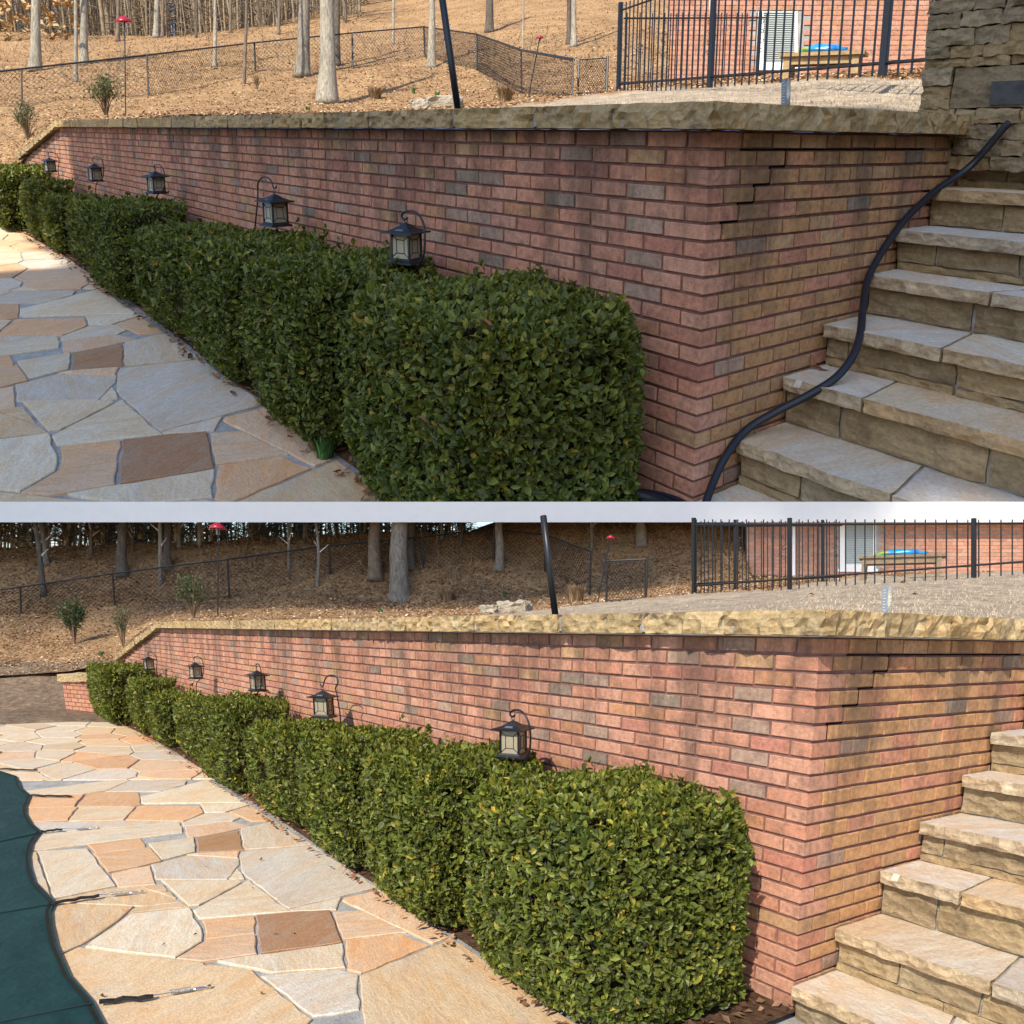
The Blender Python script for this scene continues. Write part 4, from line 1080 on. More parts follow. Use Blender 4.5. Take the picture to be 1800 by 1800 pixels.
# ------------------------------------------------------------------ lanterns on crook hooks
def lantern(Y, p, hook_px, yplane, label, hlabel, rz, size=1.):
    """p: point where the lantern hangs (top of its ring)"""
    root = empty("lantern", Y, p, label, "lantern", f"black lanterns on hooks in the {Y.where}")
    cz, sz = math.cos(rz), math.sin(rz)
    def R(V):
        V = np.asarray(V, float) * size; return np.stack([V[:, 0] * cz - V[:, 1] * sz, V[:, 0] * sz + V[:, 1] * cz, V[:, 2]], 1) + np.array(p)
    def part(name, mb, mat, par=root, smooth=False):
        return obj(name, Y, R(np.vstack(mb.V)), mb.F, mat, par, np.vstack(mb.T), np.concatenate(mb.R), smooth)
    # pagoda roof
    prof = [(.004, -.025), (.016, -.032), (.045, -.052), (.075, -.064), (.094, -.068), (.094, -.076), (.055, -.082)]
    V, Fc = [], []
    for k, (w, z) in enumerate(prof):
        V += [(-w, -w, z), (w, -w, z), (w, w, z), (-w, w, z)]
        if k: Fc += [((k - 1) * 4 + q, (k - 1) * 4 + (q + 1) % 4, k * 4 + (q + 1) % 4, k * 4 + q)[::-1] for q in range(4)]
    Fc += [(0, 1, 2, 3), tuple(range(len(V) - 1, len(V) - 5, -1))]
    part("roof", MB().add(V, Fc), M_BLACK)
    mb = MB(); mb.box((-.028, -.075, -.0605), (.028, -.045, -.055)); 
    Vp = [(-.026, -.072, -.0615), (.026, -.072, -.0615), (.020, -.050, -.0535), (-.020, -.050, -.0535)]
    part("solar_panel", MB().add(Vp, [(0, 1, 2, 3)]), solar)
    mb = MB(); th = np.linspace(0, 2 * math.pi, 13)
    mb.tube([(.011 * math.cos(a), 0, -.012 + .011 * math.sin(a)) for a in th], .0022, 5, cap=False); mb.tube([(0, 0, -.021), (0, 0, -.034)], .004, 6)
    part("hanging_ring", mb, M_BLACK)
    zb, ztp, w = -.205, -.078, .055
    mb = MB()
    for a, b in ((-1, -1), (1, -1), (1, 1), (-1, 1)): mb.box((a * w - .005, b * w - .005, zb), (a * w + .005, b * w + .005, ztp))
    # muntins on each of the four faces: small square and diagonals
    for s in range(4):
        def face(u, z, o=.0):
            q = [(u, -w - o), (w + o, u), (-u, w + o), (-w - o, -u)][s]; return (q[0], q[1], z)
        m1, m2, zm = -.024, .024, (zb + ztp) / 2; h = .034
        sq = [face(m1, zm - h), face(m2, zm - h), face(m2, zm + h), face(m1, zm + h)]; cn = [face(-w, zb + .004), face(w, zb + .004), face(w, ztp - .004), face(-w, ztp - .004)]
        for q in range(4):
            mb.tube([sq[q], sq[(q + 1) % 4]], .0022, 4, cap=False); mb.tube([sq[q], cn[q]], .0022, 4, cap=False)
    part("frame", mb, M_BLACK)
    for s in range(4):
        u = w - .006; z0, z1 = zb + .002, ztp - .002; o = w - .001
        q = [[(-u, -o), (u, -o)], [(o, -u), (o, u)], [(u, o), (-u, o)], [(-o, u), (-o, -u)]][s]; q2 = [(x * .95, y * .95) for x, y in q]
        V = [(*q[0], z0), (*q[1], z0), (*q[1], z1), (*q[0], z1), (*q2[0], z0), (*q2[1], z0), (*q2[1], z1), (*q2[0], z1)]
        part("glass_pane", MB().add(V, [(0, 1, 2, 3), (7, 6, 5, 4), (0, 4, 5, 1), (2, 6, 7, 3), (1, 5, 6, 2), (0, 3, 7, 4)]), M_GLASS)
    V, Fc = [], []
    for k, (w_, z) in enumerate([(.058, -.203), (.064, -.212), (.078, -.222), (.078, -.230)]):
        V += [(-w_, -w_, z), (w_, -w_, z), (w_, w_, z), (-w_, w_, z)]
        if k: Fc += [((k - 1) * 4 + q, (k - 1) * 4 + (q + 1) % 4, k * 4 + (q + 1) % 4, k * 4 + q)[::-1] for q in range(4)]
    Fc += [(0, 1, 2, 3), (15, 14, 13, 12)]
    part("base", MB().add(V, Fc), M_BLACK)
    mb = MB(); mb.tube([(0, 0, -.2), (0, 0, -.135)], .016, 8); part("candle", mb, M_WHITE)
    # the hook
    pts = [Y.on(x, y, 1, yplane) for x, y in hook_px]
    pts = smooth_path(pts, 5); g0 = pts[0].copy(); g0[2] = -1.6
    h = empty("shepherd_hook", Y, g0, hlabel, "garden hook", f"black crook hooks in the {Y.where}")
    V, Fc = tube(np.vstack([[g0], pts]), .0058, 7)
    obj("rod", Y, V, Fc, M_BLACK, h, (1, 1, 1), 0, True)
solar = plain("solar_cell", (.10, .12, .16), .15, .6, var=.2, sc=50)

def lanterns():
    L = {  # hook outline in the picture from the foot to the tip, hanging point, size
     "upper": [((713, 383), [(728, 480), (741, 458), (746, 440), (746, 405), (741, 385), (730, 373), (718, 371), (709, 374), (706, 381), (711, 386), (716, 383)], .40, 1.),
               ((482, 334), [(447, 412), (449, 390), (453, 350), (453, 325), (457, 315), (464, 311), (472, 313), (478, 321), (481, 331), (485, 330), (486, 327)], .15, 1.05),
               ((272, 296), [(274, 352), (277, 343), (286, 335), (289, 326), (289, 306), (285, 294), (278, 289), (272, 290), (271, 295), (273, 297)], .2, 1.02),
               ((165, 284), [(168, 334), (170, 322), (180, 313), (182, 304), (181, 287), (177, 279), (169, 275), (164, 277), (163, 283), (166, 285)], .15, 1.02),
               ((86, 274), [(102, 296), (104, 285), (102, 276), (97, 270), (90, 267), (85, 269), (85, 274), (87, 275)], .2, 1.02)],
     "lower": [((902, 1258), [(913, 1360), (923, 1338), (931, 1318), (932, 1285), (926, 1262), (916, 1250), (905, 1248), (898, 1251), (897, 1257), (902, 1260), (905, 1256)], .55, 1.),
               ((567, 1208), [(600, 1282), (597, 1250), (592, 1220), (590, 1209), (594, 1200), (592, 1191), (584, 1187), (575, 1189), (570, 1198), (568, 1206), (564, 1205), (563, 1202)], .75, 1.1),
               ((451, 1174), [(452, 1228), (453, 1218), (458, 1210), (459, 1185), (457, 1172), (453, 1167), (450, 1169), (451, 1174)], .15, 1.02),
               ((342, 1161), [(345, 1212), (346, 1200), (355, 1191), (357, 1182), (357, 1166), (353, 1157), (346, 1154), (341, 1156), (341, 1161)], .2, 1.02),
               ((260, 1151), [(275, 1174), (276, 1164), (274, 1154), (268, 1148), (262, 1147), (259, 1150)], .15, 1.05)]}
    names = ["front lantern, nearest the wall corner", "fourth lantern from the far end", "middle lantern of the five", "second lantern from the far end", "farthest lantern near the sloping wall end"]
    for Y in (UP, LO):
        for k, (hp, hk, rz, sz) in enumerate(L[Y.name]):
            yp = -.33 if k == 0 else -.28
            p = Y.on(*hp, 1, yp)
            lantern(Y, p, hk, yp, f"black {names[k]}, in the {Y.where}", f"black crook hook of the {names[k].split(',')[0]}, {Y.where}", rz, sz * (1. if k else .98))

# ------------------------------------------------------------------ trees, shrubs, hill things
BARKS = {"g": (.30, .26, .21), "d": (.16, .13, .105), "l": (.44, .39, .31), "b": (.25, .19, .14)}
def tree(Y, px, py, wpx, kind, label, lean=0., group=None, bend=0., dmin=None, top=None):
    p = ground(Y, px, py)
    d = Y.cam(p)[2]
    if dmin and d < dmin: p = Y.dep(px, py, dmin); d = dmin
    r = wpx / F * d / 2 / 1.05
    root = empty("tree", Y, p, label, "tree", group)
    rr = random.Random(int(px * 7 + py))
    if Y is LO:
        q = Y.dep(px + lean * (py - 905) / 100., 909, d); H = q[2] - p[2]; dx = q[:2] - p[:2]
    else:
        H = rr.uniform(7.5, 10.); q = Y.dep(px + lean * 4, py - 400, d); dx = (q[:2] - p[:2]) * H / (q[2] - p[2])
    n = 14; pts, rad = [], []
    for i in range(n + 1):
        t = i / n; t2 = t ** 1.5 if Y is UP else t
        wob = np.array([math.sin(t2 * 9 + px), math.cos(t2 * 7 + py)]) * r * .12 + np.array([math.sin(t2 * 4.5), math.sin(t2 * 3.1)]) * bend * (1 if t2 > 0 else 0)
        pts.append((p[0] + dx[0] * t2 + wob[0], p[1] + dx[1] * t2 + wob[1], p[2] - .08 + (H + .08) * t2))
        hh = t2 * H; rad.append(r * (1 - .55 * t2 * min(1, H / 8)) * (1 + .55 * math.exp(-hh / (2.2 * r + .02))))
    sg = 14 if wpx > 12 else 8
    V, Fc = tube(pts, rad, sg)
    a = np.arctan2(V[:, 1] - p[1], V[:, 0] - p[0])
    k = 1 + .05 * np.sin(a * 5 + px) + .04 * np.array([mnoise.noise(Vector(v) * 3.) for v in V])
    ctr = np.repeat(np.array(pts), sg, 0); V = ctr + (V - ctr) * k[:, None]
    obj("trunk", Y, V, Fc, M_BARK, root, BARKS[kind], rr.random(), True)
    mb = MB()
    P = np.array(pts)
    if Y is UP:
        for b in range(7 if wpx > 12 else 4):
            i = rr.randrange(7, n); s = P[i]; az = rr.uniform(0, 6.28); ln = rr.uniform(1., 2.6)
            e = [s + np.array([math.cos(az) * ln * t, math.sin(az) * ln * t, ln * .7 * t + .3 * t * t]) + np.array([rr.uniform(-.1, .1)] * 3) * (t > 0) for t in (0, .35, .7, 1.)]
            mb.tube(e, [rad[i] * .5, rad[i] * .35, rad[i] * .2, .012], 6)
            for c_ in range(4):
                s2 = e[rr.randrange(1, 4)]; az2 = az + rr.uniform(-1, 1); l2 = rr.uniform(.5, 1.2)
                mb.tube([s2, s2 + np.array([math.cos(az2) * l2, math.sin(az2) * l2, l2 * .6])], [.02, .006], 4)
    else:
        if wpx < 12 and H > .8:
            for b in range(2):
                i = rr.randrange(6, n - 2); s = P[i]; az = rr.uniform(0, 6.28); ln = min(.4, H - (s[2] - p[2])) * .8
                mb.tube([s, s + np.array([math.cos(az) * ln, math.sin(az) * ln, ln * .8])], [rad[i] * .4, .006], 4)
    if mb.n: mb.build("limb", Y, M_BARK, root)
    return root

def trees():
    U = [(573, 181, 33, "l", "thick pale grey tree trunk nearest the wall, with furrowed bark"), (533, 135, 25, "g", "scaly brown grey trunk just behind the thick pale one"), (592, 116, 13, "d", "dark trunk half hidden behind the thick pale one"),
         (758, 119, 15, "l", "straight pale trunk beside the leaning black pole"), (428, 149, 7, "b", "thin crooked sapling by the yellow flowering twigs"), (377, 118, 8, "l", "slim pale sapling on the open leaf slope"),
         (62, 124, 19, "l", "stout pale trunk at the far end of the fence"), (147, 114, 15, "l", "pale trunk behind the fence near the red feeder"), (132, 144, 8, "l", "slender pale trunk in front of the fence"),
         (860, 57, 15, "d", "dark trunk with flared foot high on the slope"), (1000, 78, 10, "d", "dark half of the pair of trunks high on the slope"), (1008, 82, 11, "l", "pale half of the pair of trunks high on the slope"),
         (691, 78, 6, "l", "thin pale trunk behind the fence left of the black pole"), (919, 86, 4, "l", "thin pale stem behind the fence post near the gate"),
         (207, 72, 8, "b", "brown trunk on the crest behind the red feeder"), (275, 66, 11, "l", "stout trunk on the crest of the hill"), (286, 65, 7, "b", "thin trunk beside the stout one on the crest"), (345, 66, 5, "d", "thin dark trunk on the hill crest"),
         (405, 58, 6, "b", "small forked trunk on the crest of the hill"), (490, 60, 6, "b", "small trunk on the crest left of the scaly one")]
    for i, (x, y, w, k, l) in enumerate(U):
        tree(UP, x, y, w, k, f"{l}, {UP.where}", group=f"bare trees on the hill of the {UP.where}", bend=.08 if "crooked" in l else .02, lean=-1.5 if x < 120 else 0)
    Lw = [(702, 1062, 34, "g", "thick furrowed grey tree trunk nearest the wall"), (659, 1018, 23, "b", "brown grey trunk just left behind the thick one"), (722, 1000, 15, "d", "dark trunk behind the thick furrowed one"),
          (878, 1002, 15, "g", "grey trunk with branching shadow near the black pole"), (215, 1012, 18, "d", "dark brown trunk behind the fence"), (295, 1000, 13, "d", "nearly black trunk behind the fence near the feeder"),
          (282, 1026, 8, "g", "slim grey trunk in front of the nearly black one"), (78, 1045, 10, "d", "leaning dark trunk at the far end of the fence"), (82, 990, 9, "g", "grey trunk behind the leaning dark one"),
          (508, 1001, 6, "g", "thin straight sapling behind the fence"), (557, 1031, 6, "g", "thin wavy pale sapling beside a fence post"), (810, 961, 6, "d", "thin dark trunk high on the slope"),
          (1127, 960, 17, "g", "stout trunk on the slope above the gate"), (1040, 966, 5, "g", "thin stem above the tall fence post"), (233, 970, 6, "d", "thin dark trunk behind the brown one"), (315, 962, 8, "g", "trunk on the crest near the red feeder"),
          (535, 946, 6, "g", "small trunk on the crest of the slope"), (777, 948, 7, "g", "small grey trunk high on the slope"), (160, 975, 6, "b", "thin brown trunk between the dark ones"), (350, 958, 7, "l", "pale trunk on the crest left of the feeder")]
    for i, (x, y, w, k, l) in enumerate(Lw):
        tree(LO, x, y, w, k, f"{l}, {LO.where}", group=f"bare trees on the hill of the {LO.where}", dmin=SLAB_D + .45, lean=-12 if "leaning" in l else -1., bend=.05 if "wavy" in l else .0)

def woods(Y):
    """the far wood: a mass of thin stems and twigs behind the crest"""
    rg = np.random.default_rng(61); mb = MB()
    if Y is UP: rows = [(58, 520, 50, 85, 66)]
    else: rows = [(-30, 800, 28.2, 36, 955)]
    cnt = 700 if Y is UP else 430
    Vs, Fs, Ts = [], [], []; n = 0
    for i in range(cnt):
        px = rg.uniform(-60, 640 if Y is UP else 830); d = rg.uniform(52, 80) if Y is UP else rg.uniform(28.5, 35) if i % 3 == 0 else rg.uniform(35, 47)
        base = Y.dep(px, rows[0][4] + 14, d)
        h = rg.uniform(8, 16) if Y is UP else None
        lean = rg.normal(0, 6)
        if Y is UP: top = base + np.array([rg.normal(0, .5), rg.normal(0, .5), h])
        else: top = Y.dep(px + rg.normal(0, 4), 906, d)
        r = (rg.choice([1.2, 1.8, 2.6, 4], p=[.45, .3, .17, .08])) / F * d
        mid = (base + top) / 2 + rg.normal(0, .06 * (h or 2) / 4, 3)
        V, Fc = tube([base, mid, top], [r, r * .85, r * .6], 5, False)
        Vs.append(V); Fs += [[a + n for a in f] for f in Fc]; n += len(V)
        Ts.append(np.tile(np.array([(.34, .27, .19), (.42, .35, .26), (.22, .17, .12), (.46, .35, .23)][rg.integers(0, 4)]) * (1. if Y is UP else 1.9), (len(V), 1)))  # lower stems coloured paler to make up for the slab's shade
        for b in range(8 if Y is UP else 14):
            t = rg.uniform(.02, .4) if Y is UP else rg.uniform(.2, .9); s = base + (top - base) * t; l = (rg.uniform(.6, 1.8) if Y is UP else rg.uniform(.2, .8))
            e = s + np.array([rg.normal(0, 1), rg.normal(0, 1), rg.uniform(.0, 1.)]) * l
            if Y is LO and Y.px(e)[1] < 904: continue
            rb = max(r * .4, .5 / F * d); V, Fc = tube([s, (s + e) / 2 + rg.normal(0, .05, 3), e], [rb, rb * .8, rb * .5], 3, False)
            Vs.append(V); Fs += [[a + n for a in f] for f in Fc]; n += len(V); Ts.append(np.tile(np.array((.34, .26, .18)), (len(V), 1)))
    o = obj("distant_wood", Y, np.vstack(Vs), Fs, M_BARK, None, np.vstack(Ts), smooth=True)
    tag(o, f"bare distant winter wood beyond the hill crest of the {Y.where}", "woodland", kind="stuff")
    bm_ = MB()
    for i in range(170):
        px, py = (rg.uniform(-30, 1060), rg.uniform(66, 150)) if Y is UP else (rg.uniform(-30, 1190), rg.uniform(955, 1040))
        p = ground(Y, px, py); d = Y.cam(p)[2]
        for q in range(int(rg.integers(1, 4))):
            h = rg.uniform(.15, .8) * d / 30; a = rg.uniform(0, 6.28); ln_ = rg.uniform(.1, .9) * h
            e = p + np.array([math.cos(a) * ln_, math.sin(a) * ln_, h]); m_ = (p + e) / 2 + rg.normal(0, .06 * h, 3)
            bm_.tube([p, m_, e], [.5 / F * d, .4 / F * d, .2 / F * d], 3, (.34, .27, .19), cap=False)
            bm_.tube([m_, m_ + rg.normal(0, .3, 3) * h], [.35 / F * d, .2 / F * d], 3, (.34, .27, .19), cap=False)
    o = bm_.build("brushwood", Y, M_BARK); tag(o, f"thin leafless brush growing on the hillside of the {Y.where}", "brush", kind="stuff")
    # pale brown beech leaves still hanging at the left
    k = 2600 if Y is UP else 1600
    px = rg.uniform(-50, 150 if Y is UP else 330, k); py = rg.uniform(-30, 75, k) if Y is UP else rg.uniform(921, 985, k)
    dd = rg.uniform(44, 58, k) if Y is UP else rg.uniform(27, 33, k)
    cl = np.array([mnoise.noise(Vector((a * .05, b * .07, 0))) for a, b in zip(px, py)]) > .05
    P = np.array([Y.dep(a, b, c_) for a, b, c_ in zip(px[cl], py[cl], dd[cl])])
    o = leaf_cards("beech_leaves", Y, P, rg, M_DRY, [(.46, .31, .15), (.36, .22, .1), (.55, .40, .22)], .14 if Y is UP else .08, .26 if Y is UP else .16, flat=1.)
    o["label"] = f"pale brown beech leaves hanging in the wood of the {Y.where}"; o["category"] = "foliage"

def shrub(Y, px, py, w, h, label, col, dens=900, name="shrub", cat="shrub", twig=(.20, .14, .09), d=None):
    p = ground(Y, px, py) if d is None else Y.dep(px, py, d); dist = Y.cam(p)[2]; W, H = w / F * dist / 2, h / F * dist / 1.0
    rg = np.random.default_rng(int(px + py)); root = empty(name, Y, p, label, cat)
    mb = MB(); tips = []
    for s in range(26):
        a = rg.uniform(0, 6.28); rr_ = rg.uniform(.1, 1) * W; hh = H * rg.uniform(.55, 1.)
        e = p + np.array([math.cos(a) * rr_, math.sin(a) * rr_ * .8, hh]); m = p + np.array([math.cos(a) * rr_ * .35, math.sin(a) * rr_ * .3, hh * .55])
        mb.tube([p - np.array([0, 0, .03]), m, e], [.012, .008, .003], 4, twig); tips += [(m, e)] * 2
        for q in range(3):
            t = rg.uniform(.2, .9); b = m + (e - m) * t; f = b + np.array([rg.normal(0, .3) * W, rg.normal(0, .3) * W, rg.uniform(.05, .3) * H]); mb.tube([b, f], [.005, .002], 3, twig); tips.append((b, f))
    mb.build("stems", Y, M_DRY, root)
    k = dens; idx = rg.integers(0, len(tips), k); t = rg.uniform(.1, 1.05, k)[:, None]
    A = np.array([x[0] for x in tips])[idx]; B = np.array([x[1] for x in tips])[idx]
    P = A + (B - A) * t + rg.normal(0, .035 * W / .4, (k, 3)); D = rg.normal(0, 1, (k, 3)) + np.array([0, 0, .8]); D /= np.linalg.norm(D, axis=1)[:, None]
    N = rg.normal(0, 1, (k, 3)); N -= D * (N * D).sum(1)[:, None]; N /= np.linalg.norm(N, axis=1)[:, None]
    ln = rg.uniform(.7, 1.3, k) * .07 * max(.5, W / .45); V, Fc = leaf_arrays(P, D, N, ln, ln * .42, rg)
    cl = np.array(col)[rg.integers(0, len(col), k)] * rg.uniform(.8, 1.2, k)[:, None]
    o = obj("leaves", Y, V, Fc, M_LEAF, root, np.repeat(cl, 5, 0)); o["kind"] = "stuff"

def tuft(Y, px, py, w, h, label, col=((.30, .21, .12), (.22, .15, .09), (.38, .28, .17)), n=260, name="dry_grass_tuft", cat="grass tuft", d=None):
    p = ground(Y, px, py) if d is None else Y.dep(px, py, d); dist = Y.cam(p)[2]; W, H = w / F * dist / 2, h / F * dist
    rg = np.random.default_rng(int(px * 3 + py)); V, Fc, T = [], [], []
    for i in range(n):
        a = rg.uniform(0, 6.28); r0 = rg.uniform(0, .5) * W; r1 = rg.uniform(.3, 1.05) * W; hh = H * rg.uniform(.5, 1.05); k = len(V); wd = rg.uniform(.004, .009) * max(1, dist / 12)
        b = p + np.array([math.cos(a) * r0, math.sin(a) * r0, -.02]); e = p + np.array([math.cos(a) * r1, math.sin(a) * r1, hh]); s = np.array([-math.sin(a), math.cos(a), 0]) * wd
        m = b + (e - b) * .55 + np.array([0, 0, hh * .15])
        V += [b - s, b + s, m + s, m - s, e]; Fc += [(k, k + 1, k + 2, k + 3), (k + 3, k + 2, k + 4)]; T += [np.array(col[rg.integers(0, len(col))])] * 5
    o = obj(name, Y, np.array(V), Fc, M_DRY, None, np.array(T)); tag(o, label, cat)

GRN = [(.05, .085, .035), (.07, .11, .045), (.10, .14, .06), (.04, .07, .035)]
def hill_plants():
    shrub(UP, 187, 204, 76, 70, f"twiggy sage green shrub above the coping by the feeder pole, {UP.where}", [(.12, .15, .06), (.17, .19, .08), (.09, .12, .05)], 800)
    shrub(UP, 50, 246, 62, 75, f"sparse pale green shrub above the sloping wall end, {UP.where}", [(.15, .17, .07), (.19, .2, .1)], 500)
    shrub(LO, 131, 1133, 74, 72, f"dense dark green shrub on the bank beyond the wall end, {LO.where}", GRN, 1500)
    shrub(LO, 217, 1138, 46, 66, f"thin upright green shrub against the sloping coping, {LO.where}", GRN, 500)
    shrub(LO, 341, 1088, 66, 72, f"twiggy green shrub above the coping by the feeder pole, {LO.where}", GRN, 900)
    shrub(UP, 452, 158, 26, 30, f"low twigs with yellow flowers near the crooked sapling, {UP.where}", [(.55, .42, .03), (.5, .45, .08)], 120, "flowering_shrub")
    tuft(UP, 660, 174, 40, 24, f"round dry grass tuft near the thick pale tree, {UP.where}")
    tuft(UP, 888, 177, 46, 28, f"dense dry grass clump beside the fence post, {UP.where}", n=420)
    tuft(LO, 787, 1058, 44, 24, f"round dry grass tuft near the thick tree, {LO.where}")
    tuft(LO, 1011, 1058, 52, 30, f"dense dry grass clump near the gate, {LO.where}", n=420)
    g = ((.06, .15, .05), (.08, .19, .06), (.10, .2, .08))
    tuft(UP, 727, 165, 12, 13, f"small green bulb shoots on the hillside, {UP.where}", g, 40, "bulb_plant", "plant")
    tuft(UP, 769, 172, 16, 13, f"blue green weed beside the pale rock, {UP.where}", g, 50, "weed_plant", "plant")
    tuft(LO, 888, 1050, 12, 14, f"small green bulb shoots above the pale rock, {LO.where}", g, 40, "bulb_plant", "plant")
    tuft(LO, 669, 1077, 16, 9, f"small green weed left of the thick tree, {LO.where}", g, 40, "weed_plant", "plant")
    tuft(LO, 178, 1152, 18, 8, f"bright green weed on the bare bank, {LO.where}", g, 50, "weed_plant", "plant")
    tuft(UP, 541, 194, 14, 9, f"small green weed in the orange mulch left of the tree, {UP.where}", g, 40, "weed_plant", "plant")
    p = UP.on(572, 800, 2, -1.57); tuft(UP, 570, 800, 60, 40, f"leafy green weed at the foot of the hedge, {UP.where}", ((.05, .13, .03), (.08, .19, .05), (.11, .23, .07)), 120, "weed_plant", "plant", d=UP.cam(p)[2])
    for Y, px, py, w, h, l, s in ((UP, 785, 187, 62, 18, "pale flat boulder beside the foot of the black pole", 3), (UP, 738, 190, 32, 14, "small brown rock next to the pale boulder", 4), (LO, 906, 1075, 56, 17, "pale flat boulder left of the black pole", 5), (LO, 860, 1077, 32, 12, "small brown rock next to the pale boulder", 6)):
        p = ground(Y, px, py); d = Y.cam(p)[2]; W, H = w / F * d / 2, h / F * d
        V, Fc = rough_box((-W, -W * .6, -.1), (W, W * .6, H), W * .3, H * .16, s); ang = .6; V = np.stack([V[:, 0] * math.cos(ang) - V[:, 1] * math.sin(ang), V[:, 0] * math.sin(ang) + V[:, 1] * math.cos(ang), V[:, 2]], 1)
        o = obj("rock", Y, V + p, Fc, M_ROCK, None, (1, 1, 1) if "pale" in l else (.75, .55, .4)); tag(o, f"{l}, {Y.where}", "rock")

# ------------------------------------------------------------------ fences, gate, house, bench, small things
def chain_fence(Y):
    if Y is UP:
        base = [(-40, 190), (38, 188), (261, 168), (449, 126), (620, 120), (747, 100), (838, 124), (917, 165), (1006, 170)]; top = [(-40, 130), (38, 121), (258, 97), (447, 75), (619, 58), (745, 47), (838, 60), (916, 88), (1008, 105)]
        gate = ((1015, 168), (1018, 105), (1066, 165), (1068, 102))
    else:
        base = [(-40, 1085), (36, 1080), (202, 1068), (403, 1051), (581, 1010), (743, 1002), (868, 985), (958, 1004), (1037, 1046)]; top = [(-40, 1042), (36, 1032), (198, 1008), (400, 983), (579, 959), (742, 944), (868, 930), (958, 940), (1039, 969)]
        gate = ((1066, 1060), (1067, 986), (1135, 1056), (1137, 983))
    pts = []
    for (bx, by), (tx, ty) in zip(base, top):
        p = ground(Y, bx, by); d = Y.cam(p)[2]; q = Y.dep(tx, ty, d); pts.append((p, q))
    root = empty("chain_link_fence", Y, pts[3][0], f"low black chain link fence across the hill of the {Y.where}", "fence")
    sc = 1.
    for p, q in pts:
        r = 3.2 / F * Y.cam(p)[2] / 2
        V, Fc = tube([p - np.array([0, 0, .1]), q + (q - p) * .02], r, 6); obj("post", Y, V, Fc, M_BLACK, root)
    tp = np.array([q for p, q in pts]); r = 2.6 / F * Y.cam(tp[4])[2] / 2
    V, Fc = tube(tp, r, 6); obj("top_rail", Y, V, Fc, M_BLACK, root)
    mesh = MB()
    for (p0, q0), (p1, q1) in zip(pts, pts[1:]):
        L = np.linalg.norm(p1 - p0); n = max(4, int(L / .16)); w = .0035 * max(1., Y.cam(p0)[2] / 18)
        for i in range(-8, n + 1):
            for s in (1, -1):
                a, b = i / n, (i + 8) / n
                if s < 0: a, b = b, a
                ta, tb = np.clip(a, 0, 1), np.clip(b, 0, 1)
                if ta == tb: continue
                ua, ub = (ta - a) / (b - a), (tb - a) / (b - a)
                A = (p0 + (p1 - p0) * ta) * (1 - ua) + (q0 + (q1 - q0) * ta) * ua; B = (p0 + (p1 - p0) * tb) * (1 - ub) + (q0 + (q1 - q0) * tb) * ub
                mesh.tube([A, B], w, 3, cap=False)
    o = mesh.build("wire_mesh", Y, M_BLACK, root); o["kind"] = "stuff"
    # gate
    g = [ground(Y, *gate[0])]; d = Y.cam(g[0])[2]
    a0, a1, b0, b1 = [Y.dep(x, y, d * (1 if i < 2 else .98)) for i, (x, y) in enumerate(gate)]
    rt = empty("chain_link_gate", Y, a0, f"black chain link gate {'closed between two stout posts' if Y is UP else 'standing ajar before the hill'}, {Y.where}", "gate")
    r = 2.4 / F * d / 2
    for nm, A, B, k in (("gate_post", a0, a1, 1.5), ("gate_post", b0, b1, 2.), ("gate_rail", a1, b1, 1), ("gate_rail", a0 + (a1 - a0) * .06, b0 + (b1 - b0) * .06, 1)):
        V, Fc = tube([A, B + (B - A) * (.06 if nm == "gate_post" else 0)], r * k, 6); obj(nm, Y, V, Fc, M_BLACK, rt)
    mesh = MB()
    for i in range(-9, 12):
        for s in (1, -1):
            a, b = i / 12, (i + 9) / 12
            if s < 0: a, b = b, a
            ta, tb = np.clip(a, 0, 1), np.clip(b, 0, 1)
            if ta == tb: continue
            ua, ub = (ta - a) / (b - a), (tb - a) / (b - a)
            A = (a0 + (b0 - a0) * ta) * (1 - ua) + (a1 + (b1 - a1) * ta) * ua; B = (a0 + (b0 - a0) * tb) * (1 - ub) + (a1 + (b1 - a1) * tb) * ub
            mesh.tube([A, B], .004 * max(1, d / 16), 3, cap=False)
    o = mesh.build("wire_mesh", Y, M_BLACK, rt); o["kind"] = "stuff"

